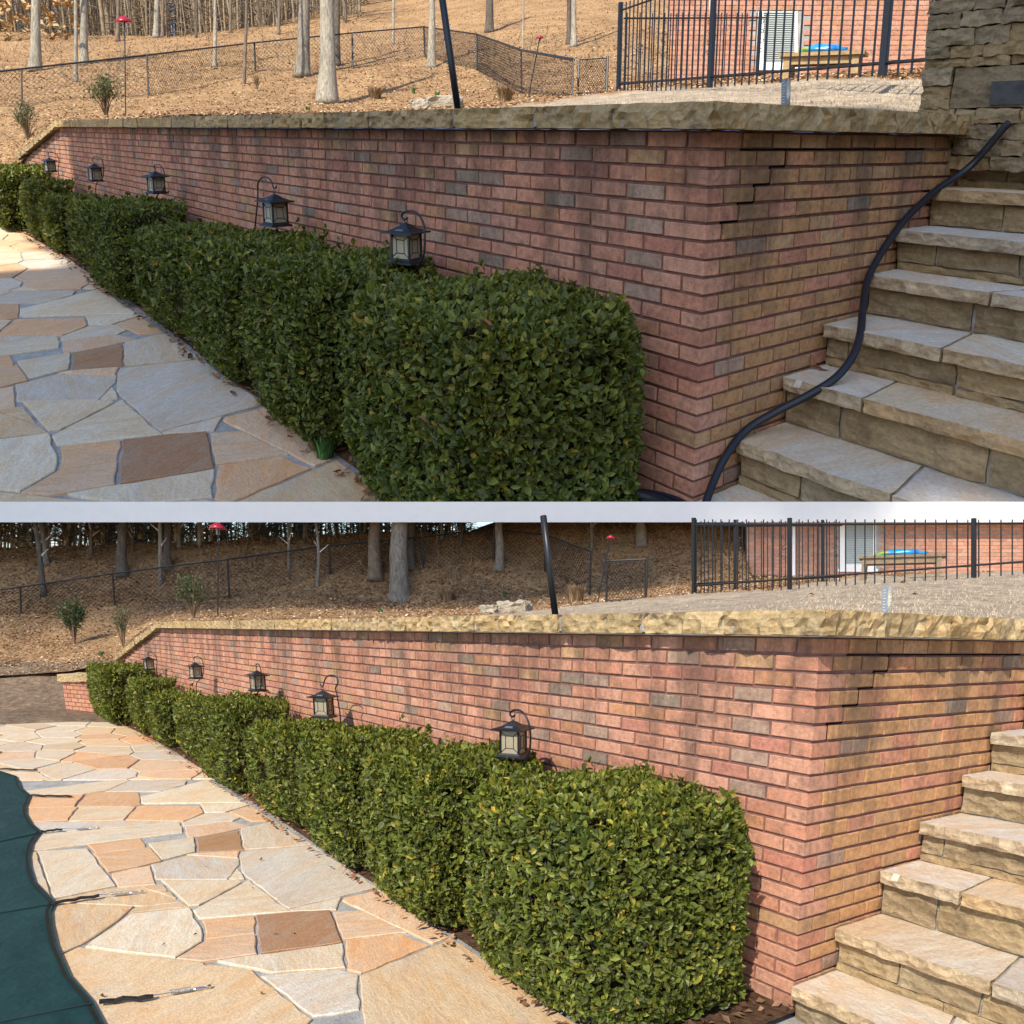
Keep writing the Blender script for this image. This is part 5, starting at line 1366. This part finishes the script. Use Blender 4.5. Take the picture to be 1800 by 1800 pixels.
def iron_fence(Y):
    if Y is UP: runs = [((1087, 165), 10.9, (1640, 127), 5.3, 148, 104, -30, 43, [(1087, 0), (1247, .0), (1552, 0)], 17), ((1093, 163), 11.2, (1345, 142), 13.2, 146, 130, 20, 26, [(1330, 0)], 26)]
    else: runs = [((1217, 1047), 12.3, (1830, 1008), 10.2, 1030, 985, 921, 36, [(1219, 0), (1388, 0), (1712, 0)], 17), ((1226, 1043), 12.8, (1480, 1026), 15.5, 1026, 1014, 921, 24, [(1292, 0), (1446, 0)], 26)]
    for ri, (b0, d0, b1, d1, ra, rb, tp, n, posts, sp_) in enumerate(runs):
        A, B = Y.dep(*b0, d0), Y.dep(*b1, d1)
        # evenly spaced in the world: interpolate linearly between both ends
        lab = "black iron picket fence along the lawn" if ri == 0 else "black iron side fence with pointed pickets running towards the house"
        root = empty("iron_fence", Y, A, f"{lab}, {Y.where}", "fence")
        def at(t, py_off):   # point above base at t with given row offset measured at that place
            p = A + (B - A) * t; return p
        def up(p, row):
            px_, py_ = Y.px(p); d = Y.cam(p)[2]; return Y.dep(px_, row, d)
        Ltot = np.linalg.norm(B - A); w = .013 if ri == 0 else .012
        toprow = lambda t: tp
        if Y is UP:
            Hs = 1.22 if ri == 0 else 1.12
            topf = lambda p, t: p + np.array([0, 0, Hs])
        else: topf = lambda p, t: up(p, 913 if ri == 0 else 916)
        lowf = lambda p, t: up(p, ra + (rb - ra) * (Y.px(p)[0] - b0[0]) / (b1[0] - b0[0]))
        rail2 = (lambda p, t: p + (topf(p, t) - p) * .93)
        for i in range(n):
            t = (i + .5) / n
            p = A + (B - A) * t; q = topf(p, t)
            mb = MB(); mb.box((-w / 2, -w / 2, 0), (w / 2, w / 2, 1))
            V = np.array(mb.V[0]); H = q - p; W = p + np.c_[V[:, 0], V[:, 1], np.zeros(8)] + V[:, 2:3] * H
            obj("picket", Y, W, mb.F, M_BLACK, root)
        for nm, fn in (("rail", lowf), ("rail", rail2)):
            V, Fc = tube([fn(A + (B - A) * t, t) for t in np.linspace(0, 1, 12)], .014, 4); obj(nm, Y, V, Fc, M_BLACK, root)
        for px_, _ in posts:
            # where along the run does this column lie
            ts = np.linspace(0, 1, 400); t = ts[np.argmin([abs(Y.px(A + (B - A) * q)[0] - px_) for q in ts])]
            p = A + (B - A) * t; q = topf(p, t); w2 = .05 if ri == 0 else .04
            mb = MB(); mb.box((-w2 / 2, -w2 / 2, 0), (w2 / 2, w2 / 2, 1.02)); V = np.array(mb.V[0])
            obj("post", Y, p + np.c_[V[:, 0], V[:, 1], np.zeros(8)] + V[:, 2:3] * (q - p), mb.F, M_BLACK, root)
        if ri == 1:  # scroll ornaments
            for t in (.25, .55, .95):
                p = A + (B - A) * t; q = topf(p, t); mb = MB()
                for k in range(3 if Y is LO else 4):
                    c_ = p + (q - p) * (.45 + .14 * k); s = 1 if k % 2 else -1
                    mb.tube([c_ + np.array([.045 * s * (1 - a / 9) * math.cos(a), .0, .045 * (1 - a / 9) * math.sin(a)]) for a in np.linspace(0, 7, 16)], .006, 4)
                mb.build("scroll_ornament", Y, M_BLACK, root)

def house(Y):
    if Y is UP: D, x0, x1, yb, yt, rh, ww = 13.6, 1176, 1850, 140, -420, .085, (1333, 1402, 20, 118)
    else: D, x0, x1, yb, yt, rh, ww = SLAB_D + .55, 1312, 2150, 1016, 908, .115, (1476, 1540, 912, 1000)
    b = Y.dep(x0, yb, D)
    root = empty("brick_house", Y, b, f"pink brick house wall with white framed window behind the fence, {Y.where}", "house")
    def face(px, py, off=0.): return Y.dep(px, py, D - off)
    V = [face(x0, yb), face(x1, yb), face(x1, yt), face(x0, yt)] + [face(x0, yb, -.5), face(x1, yb, -.5), face(x1, yt, -.5), face(x0, yt, -.5)]
    obj("wall", Y, V, [(0, 1, 2, 3), (7, 6, 5, 4), (0, 4, 5, 1), (3, 2, 6, 7), (0, 3, 7, 4), (1, 5, 6, 2)], M_GROUT, root)
    # bricks of the facade, one mesh
    pxr = rh * F / D; pxl = pxr * 2.7; mb = MB(); rr = random.Random(4); k = 0; y = yb
    while y > max(yt, -40 if Y is UP else yt):
        x = x0 + (pxl / 2 if k % 2 else 0) - pxl / 2
        while x < x1:
            xa, xb = max(x + .5, x0), min(x + pxl - .5, x1)
            if xb - xa > 2 and not (xb > ww[0] and xa < ww[1] and y - pxr < ww[3] + 3 and y > ww[2]):
                o_ = .012 + rr.uniform(0, .004); P = [face(xa, y, o_), face(xb, y, o_), face(xb, y - pxr + 1., o_), face(xa, y - pxr + 1., o_), face(xa, y), face(xb, y), face(xb, y - pxr + 1.), face(xa, y - pxr + 1.)]
                mb.add(P, [(0, 1, 2, 3), (0, 4, 5, 1), (3, 2, 6, 7), (0, 3, 7, 4), (1, 5, 6, 2)], np.array(TINTS[rr.choices(["pink", "rose", "orange"], [5, 4, 1])[0]]) * rr.uniform(.9, 1.1), rr.random())
            x += pxl
        y -= pxr; k += 1
    mb.build("bricks", Y, M_BRICK, root)["kind"] = "stuff"
    # window
    a, c_, t, s = ww
    fr = MB()
    for (xa, xb, ya, yc) in ((a, a + 9, t, s), (c_ - 5, c_, t, s), (a + 9, c_ - 5, s - 8, s), (a - 3, c_ + 3, s, s + 5)):
        P = [face(xa, yc, .05), face(xb, yc, .05), face(xb, ya, .05), face(xa, ya, .05), face(xa, yc, -.02), face(xb, yc, -.02), face(xb, ya, -.02), face(xa, ya, -.02)]
        fr.add(P, [(0, 1, 2, 3), (0, 4, 5, 1), (3, 2, 6, 7), (0, 3, 7, 4), (1, 5, 6, 2)])
    w = fr.build("window", Y, M_WHITE, root)
    if w:
        bl = MB(); y = s - 8
        while y > t + 2:
            P = [face(a + 9, y, .025), face(c_ - 5, y, .025), face(c_ - 5, y - 3.2, .005), face(a + 9, y - 3.2, .005)]; bl.add(P, [(0, 1, 2, 3)]); y -= 3.8
        o = bl.build("blind", Y, M_SHINGLE, root)
    p = [(x, yt if Y is LO else -60) for x in ()]
    for px in ((1252, 1258) if Y is UP else (1392, 1397)):
        pass
    dsx = 1250 if Y is UP else 1395
    V, Fc = tube([face(dsx, yb, .06), face(dsx, (yt if Y is LO else -60), .06)], 3 / F * D, 6); obj("downspout", Y, V, Fc, M_WHITE, root)

def bench(Y):
    if Y is UP: L0, L1, D0, D1, y0, y1, yt0, yt1 = 1375, 1507, 9.4, 9.0, 138, 135, 94, 87
    else: L0, L1, D0, D1, y0, y1, yt0, yt1 = 1512, 1652, 14.2, 13.6, 1023, 1017, 978, 967
    a = Y.dep(L0, y0, D0); b = Y.dep(L1, y1, D1); za = Y.dep(L0, yt0, D0); H = za[2] - a[2]
    u = b - a; u[2] = 0; L = np.linalg.norm(u[:2]); ang = math.atan2(u[1], u[0]); col = (.42, .29, .15) if Y is UP else (.25, .19, .13)  # one bench: its lit and duller looks painted as two wood colours
    W = .42; cz, sz = math.cos(ang), math.sin(ang)
    root = empty("wooden_bench", Y, a, f"{'tan' if Y is UP else 'grey brown'} wooden bench behind the iron fence, {Y.where}", "bench")
    rise = b[2] - a[2]
    def part(nm, lo, hi, t=1.):
        m = MB().box(lo, hi); V = np.array(m.V[0]); V = np.stack([V[:, 0] * cz - V[:, 1] * sz, V[:, 0] * sz + V[:, 1] * cz, V[:, 2] + rise * 0], 1) + a
        obj(nm, Y, V, m.F, M_WOOD, root, np.array(col) * t, random.random())
    lw = .075
    for x in (0, L - lw):
        for y in (0, W - lw): part("leg", (x, y, -.15), (x + lw, y + lw, H - .05), random.uniform(.9, 1.1))
    for i in range(4): part("seat_plank", (-.06, -.03 + i * .125, H - .045), (L + .06, .085 + i * .125, H), random.uniform(.9, 1.1))
    part("apron", (lw, .01, H - .14), (L - lw, .035, H - .05)); part("apron", (lw, W - .035, H - .14), (L - lw, W - .01, H - .05))
    # a folded swimming-pool float on it
    bm = bmesh.new(); bmesh.ops.create_uvsphere(bm, u_segments=20, v_segments=10, radius=1); V = np.array([v.co[:] for v in bm.verts]); Fc = [[v.index for v in f.verts] for f in bm.faces]; bm.free()
    nz = np.array([mnoise.noise(Vector(v) * 2.2) for v in V])
    T = np.tile(np.array((.01, .26, .66)), (len(V), 1)); T[V[:, 0] < -.55] = (.05, .35, .12); T[(V[:, 0] < -.5) & (nz > .1)] = (.5, .42, .03); T[(V[:, 0] > -.2) & (nz > .28)] = (.02, .12, .45)
    P = V * np.array([L * .33, W * .42, .075]) * (1 + .25 * nz)[:, None]; P[:, 2] = np.maximum(P[:, 2], -.03) + H + .032
    P[:, 0] += L * .48; P[:, 1] += W * .5; P = np.stack([P[:, 0] * cz - P[:, 1] * sz, P[:, 0] * sz + P[:, 1] * cz, P[:, 2]], 1) + a
    o = obj("pool_float", Y, P, Fc, M_BLUE, None, T, smooth=True); tag(o, f"bright blue crumpled pool float lying on the bench, {Y.where}", "pool float")

def small_things():
    for Y, foot, tp in ((UP, (806, 200), (772, -40)), (LO, (977, 1089), (955, 907))):
        p = np.array([-2.44, .61, .05]); p = Y.on(*foot, 1, .61); d = Y.cam(p)[2]; q = Y.dep(*tp, d * .99)
        V, Fc = tube([p - (q - p) * .04, p + (q - p) * .5, q], .0225, 8); root = empty("black_pole", Y, p, f"leaning black metal pole behind the coping of the {Y.where}", "pole")
        obj("shaft", Y, V, Fc, M_BLACK, root, smooth=True)
        m = MB(); m.tube([p + (q - p) * .0, p + (q - p) * .03], .03, 8); m.build("collar", Y, M_BLACK, root)
    for Y, pb, pt in ((UP, (1381, 191), (1382, 139)), (LO, (1558, 1084), (1560, 1031))):
        p = Y.on(*pb, 1, .5); d = Y.cam(p)[2]; q = Y.dep(*pt, d); w = 8.5 / F * d
        root = empty("rain_gauge", Y, p, f"clear tube rain gauge standing behind the coping of the {Y.where}", "rain gauge")
        V, Fc = tube([p, q], w * .5, 10, True); obj("tube", Y, V + np.array([w * .35, w * .3, 0]), Fc, M_CLEAR, root, smooth=True)
        m = MB(); m.box((-w, -.004, 0), (w * .15, .004, 1)); Vb = np.array(m.V[0]); obj("scale_plate", Y, p + np.c_[Vb[:, 0], Vb[:, 1], np.zeros(8)] + Vb[:, 2:3] * (q - p), m.F, M_SCALE, root, (.22, .25, .30))
        t = MB()
        for i in range(9):
            a = p + (q - p) * (.12 + .095 * i); t.box(tuple(a + np.array([-w * .62, -.007, -.0012])), tuple(a + np.array([-w * (.1 if i % 2 else .3), -.0045, .0012])))
        t.build("scale_marks", Y, M_SCALE, root) if False else obj("scale_marks", Y, np.vstack(t.V), t.F, M_SCALE, root, (.75, .75, .72))
    for Y, top, foot, l in ((UP, (219, 36), (221, 206), "red domed bird feeder on a thin pole above the wall"), (UP, (949, 66), (929, 172), "small red bird feeder on a thin pole near the gate"), (LO, (384, 927), (383, 1084), "red domed bird feeder on a thin pole above the wall"), (LO, (1073, 945), (1050, 1062), "small red bird feeder on a thin pole near the gate")):
        p = ground(Y, *foot); d = Y.cam(p)[2]
        if Y is LO and d > SLAB_D - .3: d = SLAB_D - .4; p = Y.dep(*foot, d)
        q = Y.dep(*top, d); big = "domed" in l; w = (16 if big else 8) / F * d
        root = empty("bird_feeder", Y, p, f"{l} of the {Y.where}", "bird feeder")
        off = np.array([-w * .4, 0, 0]) if big else np.array([0, 0, 0])
        V, Fc = tube([p, q], 1.1 / F * d, 5); obj("pole", Y, V, Fc, M_BLACK, root)
        prof = [(.05, .55), (.35, .45), (.75, .18), (1., -.12), (.96, -.16), (.5, -.1)]; V, Fc = [], []; sg = 14
        for k, (r, z) in enumerate(prof):
            V += [q + off + np.array([r * w * math.cos(a), r * w * math.sin(a), z * w]) for a in np.linspace(0, 2 * math.pi, sg, endpoint=False)]
            if k: Fc += [((k - 1) * sg + i, (k - 1) * sg + (i + 1) % sg, k * sg + (i + 1) % sg, k * sg + i) for i in range(sg)]
        Fc.append(tuple(range(sg))); obj("dome", Y, np.array(V), Fc, M_RED, root, smooth=True)
        m = MB(); m.tube([q + off + np.array([0, 0, -.1 * w]), q + off + np.array([0, 0, -.75 * w])], w * .22, 8); m.build("seed_tube", Y, M_CLEAR if big else M_RED, root)

def hose():
    Y = UP
    path = [(1775, 215), (1762, 228), (1735, 260), (1700, 297), (1645, 335), (1592, 385), (1552, 440), (1526, 490), (1517, 540), (1512, 588), (1498, 628), (1468, 665), (1420, 695), (1360, 726), (1312, 756), (1278, 798), (1256, 842), (1242, 880), (1236, 900)]
    def lie(x, y):
        o, r = Y.ray(x, y); k = .64; c0 = -1.425 + .03
        t1 = (c0 + k * o[1] - o[2]) / (r[2] - k * r[1]); t2 = (.028 - o[0]) / r[0]
        t3 = (1.95 - o[1]) / r[1]
        return o + r * min([t for t in (t1, t2, t3) if t > 0])
    P = smooth_path([lie(x, y) for x, y in path], 6)
    root = empty("garden_hose", Y, P[-40], f"black rubber hose trailing down the stone steps of the {Y.where}", "hose")
    V, Fc = tube(P, .0165, 10); obj("tube", Y, V, Fc, M_HOSE, root, smooth=True)
    m = MB()
    for r, z, s in ((.235, -1.455, 0), (.205, -1.41, 1.2), (.22, -1.50, 2.)):
        c_ = Y.on(1112, 905, 2, z)
        m.tube([c_ + np.array([r * math.cos(a), r * math.sin(a), .012 * math.sin(2 * a + s)]) for a in np.linspace(0, 2 * math.pi, 40)], .0205, 8, cap=False)
    m.build("coil", Y, M_HOSE, root, True)

def dead_leaf(Y, p, L, label, col=(.23, .12, .065), tilt=.4):
    rg = np.random.default_rng(int(abs(p[0] * 1000))); out = [(1, 0), (.6, .25), (.45, .5), (.15, .3), (-.2, .45), (-.35, .2), (-.9, .08), (-.9, -.08), (-.35, -.25), (-.2, -.42), (.2, -.3), (.45, -.48), (.6, -.22)]
    V = [(x * L * .5, y * L * .5, L * (.12 * abs(y) * 2 + .1 * math.sin(x * 3) + rg.uniform(-.04, .04))) for x, y in out]; n = len(V); V = np.array(V + [(0, 0, 0)])
    a = rg.uniform(0, 6); V = np.stack([V[:, 0] * math.cos(a) - V[:, 1] * math.sin(a), V[:, 0] * math.sin(a) + V[:, 1] * math.cos(a), V[:, 2] + V[:, 0] * tilt * .3], 1) + np.array(p) + np.array([0, 0, .006])
    o = obj("dead_leaf", Y, V, [(i, (i + 1) % n, n) for i in range(n)], M_DRY, None, col); 
    if o: tag(o, f"{label}, {Y.where}", "leaf")

def loose_leaves():
    dead_leaf(UP, UP.on(1440, 650, 2, -1.015), .085, "curled brown oak leaf on the step beside the hose")
    dead_leaf(UP, UP.on(753, 748, 1, -1.0), .08, "curled brown oak leaf caught in the front of the nearest boxwood", (.30, .17, .10), 2.)
    dead_leaf(UP, UP.on(858, 572, 2, -.655), .06, "reddish dry leaf lying on top of the nearest boxwood", (.33, .12, .05))
    dead_leaf(UP, ground(UP, 1427, 182), .05, "dark dry leaf on the shaded lawn by the rain gauge", (.12, .05, .03))
    dead_leaf(LO, ground(LO, 1602, 1049), .12, "curled brown leaf on the lawn beside the rain gauge", (.28, .13, .06))
    dead_leaf(LO, ground(LO, 1428, 1046), .09, "small brown leaf on the lawn left of the rain gauge", (.3, .15, .07))
    dead_leaf(LO, ground(LO, 1590, 1026), .12, "dark leaf on the lawn in front of the bench", (.2, .1, .05))
    tuft(UP, 1408, 645, 14, 16, f"tiny green weed growing in the step corner by the wall, {UP.where}", ((.06, .15, .05), (.1, .22, .08)), 30, "weed_plant", "plant", d=UP.cam(UP.on(1408, 645, 2, -1.015))[2])

def pool_cover():
    Y = LO; zt = -1.58
    E = [(-120, 1318), (-20, 1350), (30, 1366), (36, 1385), (55, 1400), (47, 1420), (47, 1432), (57, 1450), (73, 1463), (58, 1484), (53, 1507), (55, 1527), (63, 1553), (97, 1588), (90, 1605), (92, 1628), (100, 1663), (123, 1717), (163, 1763), (190, 1815)]
    ed = [Y.on(x, y, 2, zt + .004) for x, y in E]
    out = [p + np.array([-1.2, -3.4, 0]) * 1.0 for p in ed]
    n = len(ed); root = empty("pool_cover", Y, ed[10], f"dark green pool cover with scalloped black webbing edge beside the patio, {Y.where}", "pool cover")
    V = [p + np.array([0, 0, .012]) for p in ed] + [p + np.array([0, 0, -.03]) for p in out]
    obj("cover_cloth", Y, V, [(i, i + 1, n + i + 1, n + i) for i in range(n - 1)], M_TEAL, root)
    m = MB()
    for i in range(n - 1):
        a, b = ed[i], ed[i + 1]; t = (b - a)[:2]; nn = np.array([-t[1], t[0], 0]) / (np.linalg.norm(t) + 1e-9)
        if nn @ (out[i] - a) < 0: nn = -nn
        wd = .028
        m.add([a + (0, 0, .008), b + (0, 0, .008), b + nn * wd + (0, 0, .018), a + nn * wd + (0, 0, .018)], [(0, 1, 2, 3)]); m.add([a + (0, 0, -.02), b + (0, 0, -.02), b + (0, 0, .008), a + (0, 0, .008)], [(0, 1, 2, 3)])
    m.build("webbing_edge", Y, M_BLACK, root)
    for a, b in (((73, 1463), (-20, 1484)), ((97, 1588), (-20, 1608)), ((163, 1763), (-20, 1800))):
        p, q = Y.on(*a, 2, zt + .02), Y.on(*b, 2, zt + .016); V, Fc = tube([p, q], .003, 4); obj("seam", Y, V, Fc, M_BLACK, root)
    S = [((0, 1352), (30, 1350), None, (65, 1355)), ((55, 1399), (85, 1392), None, (127, 1401)), ((73, 1463), (110, 1459), (133, 1457), (173, 1455)), ((97, 1588), (175, 1576), (195, 1572), (250, 1567)), ((175, 1763), (270, 1754), (299, 1745), (368, 1734))]
    for i, (a, b, s0, e) in enumerate(S):
        P = [Y.on(*q, 2, zt + .012) for q in (a, b, e)]; r = empty("tie_down_strap", Y, P[0], f"black pool cover strap number {['one at the far end', 'two', 'three', 'four', 'nearest the camera'][i]} with spring, {Y.where}", "strap", f"pool cover straps in the {Y.where}")
        r["label"] = [f"farthest black strap of the pool cover, {Y.where}", f"twisted black strap without visible spring, second farthest, {Y.where}", f"middle strap of the pool cover with small spring, {Y.where}", f"second nearest cover strap with bright coil spring, {Y.where}", f"nearest cover strap with long bright coil spring, {Y.where}"][i]
        t = (P[2] - P[0]); sd_ = np.array([-t[1], t[0], 0]) / np.linalg.norm(t[:2]); w = .013
        m = MB(); k = 7; pr = None; end = P[1] if s0 else P[2]
        for j in range(k + 1):
            f = j / k; c_ = P[0] + (end - P[0]) * f + sd_ * .006 * math.sin(f * 9 + i) + np.array([0, 0, .008 + .008 * abs(math.sin(f * 8 + i))]); wj = w * (.7 + .4 * abs(math.cos(f * 7 + i)))
            if pr is not None: m.add([pr[0] - sd_ * pr[1], pr[0] + sd_ * pr[1], c_ + sd_ * wj, c_ - sd_ * wj, pr[0] - sd_ * pr[1] - (0, 0, .012), pr[0] + sd_ * pr[1] - (0, 0, .012), c_ + sd_ * wj - (0, 0, .012), c_ - sd_ * wj - (0, 0, .012)], [(0, 1, 2, 3), (0, 4, 5, 1), (3, 2, 6, 7), (0, 3, 7, 4), (1, 5, 6, 2)])
            pr = (c_, wj)
        m.build("strap", Y, M_BLACK, r)
        if s0:
            s = Y.on(*s0, 2, zt + .016); q = P[2]; u = (q - s); L = np.linalg.norm(u)
            m = MB(); tt = np.linspace(0, 1, 120); ux = u / L; uz = np.array([0, 0, 1.])
            m.tube([s + u * (.55 * f) + (sd_ * math.cos(f * 75) + uz * math.sin(f * 75)) * .010 + uz * .002 for f in tt], .0022, 4, cap=False); m.build("spring", Y, M_STEEL, r, True)
            m = MB(); m.tube([P[1] + (0, 0, .012), s + u * .95], .0022, 4); m.tube([s + u * .78 + sd_ * .01 * math.cos(a_) + ux * .035 * math.sin(a_) for a_ in np.linspace(0, 2 * math.pi, 14)], .002, 4, cap=False); m.build("link", Y, M_STEEL, r)
        m = MB(); m.tube([P[2] - (0, 0, .014), P[2] + (0, 0, .006)], .009, 8); m.build("anchor", Y, M_STEEL, r)
    # grit by the cover edge and debris
    rg = np.random.default_rng(3); k = 14
    P = np.array([Y.on(rg.uniform(180, 560), rg.uniform(1480, 1760), 2, zt + .004) for _ in range(k)])
    o = leaf_cards("patio_debris", Y, P, rg, M_DRY, [(.08, .04, .02), (.14, .07, .03)], .010, .026); o["label"] = f"dark bits of dead leaf scattered on the patio of the {Y.where}"

def end_pier():
    Y = LO; zt = -1.58
    a = Y.on(116, 1247, 2, zt); b = Y.on(190, 1255, 2, zt); d = Y.cam(a)[2]
    top = Y.dep(114, 1196, d)[2]; u = (b - a)[:2]; L = np.linalg.norm(u); u /= L; v = np.array([-u[1], u[0]])
    if v @ np.array([-1, 1.]) < 0: v = -v
    H = top - zt
    root = empty("brick_pier", Y, a, f"low brick pier with stone cap at the far end of the hedge, {Y.where}", "wall")
    rr = random.Random(9); P3 = lambda s, t, z: np.array([a[0] + u[0] * s + v[0] * t, a[1] + u[1] * s + v[1] * t, z])
    def slab(s0, s1, t0, t1, z0, z1): return [P3(s0, t0, z0), P3(s1, t0, z0), P3(s1, t1, z0), P3(s0, t1, z0), P3(s0, t0, z1), P3(s1, t0, z1), P3(s1, t1, z1), P3(s0, t1, z1)]
    BF = [(0, 3, 2, 1), (4, 5, 6, 7), (0, 1, 5, 4), (1, 2, 6, 5), (2, 3, 7, 6), (3, 0, 4, 7)]
    obj("mortar_core", Y, slab(.01, L, .01, .4, zt - .1, top), BF, M_MORTAR, root)
    rows = 7; h = H / rows; bl = h * 2.9
    for k in range(rows):
        s = -bl / 2 * (k % 2)
        while s < L:
            s0, s1 = max(0, s + .008), min(L, s + bl - .008)
            if s1 - s0 > .03: obj("brick", Y, slab(s0, s1, 0, .1, zt + k * h + .008, zt + (k + 1) * h - .008), BF, M_BRICK, root, np.array(TINTS[rr.choice(["pink", "orange", "red", "pink"])]) * rr.uniform(.9, 1.1), rr.random())
            s += bl
    V, Fc = rough_box((-.06, -.06, 0), (L, .45, .13), .12, .012, 5); obj("cap_stone", Y, np.array([P3(x, y, top + .004 + z) for x, y, z in V]), Fc, M_COPING, root, (1, 1, 1))

for Y in (LO, UP):
    patio(Y); terrain(Y); brick_wall(Y); steps(Y); hedge(Y); woods(Y); chain_fence(Y); iron_fence(Y); house(Y); bench(Y)
pillar(); lanterns(); trees(); hill_plants(); small_things(); hose(); loose_leaves(); pool_cover(); end_pier()
bpy.context.view_layer.update()
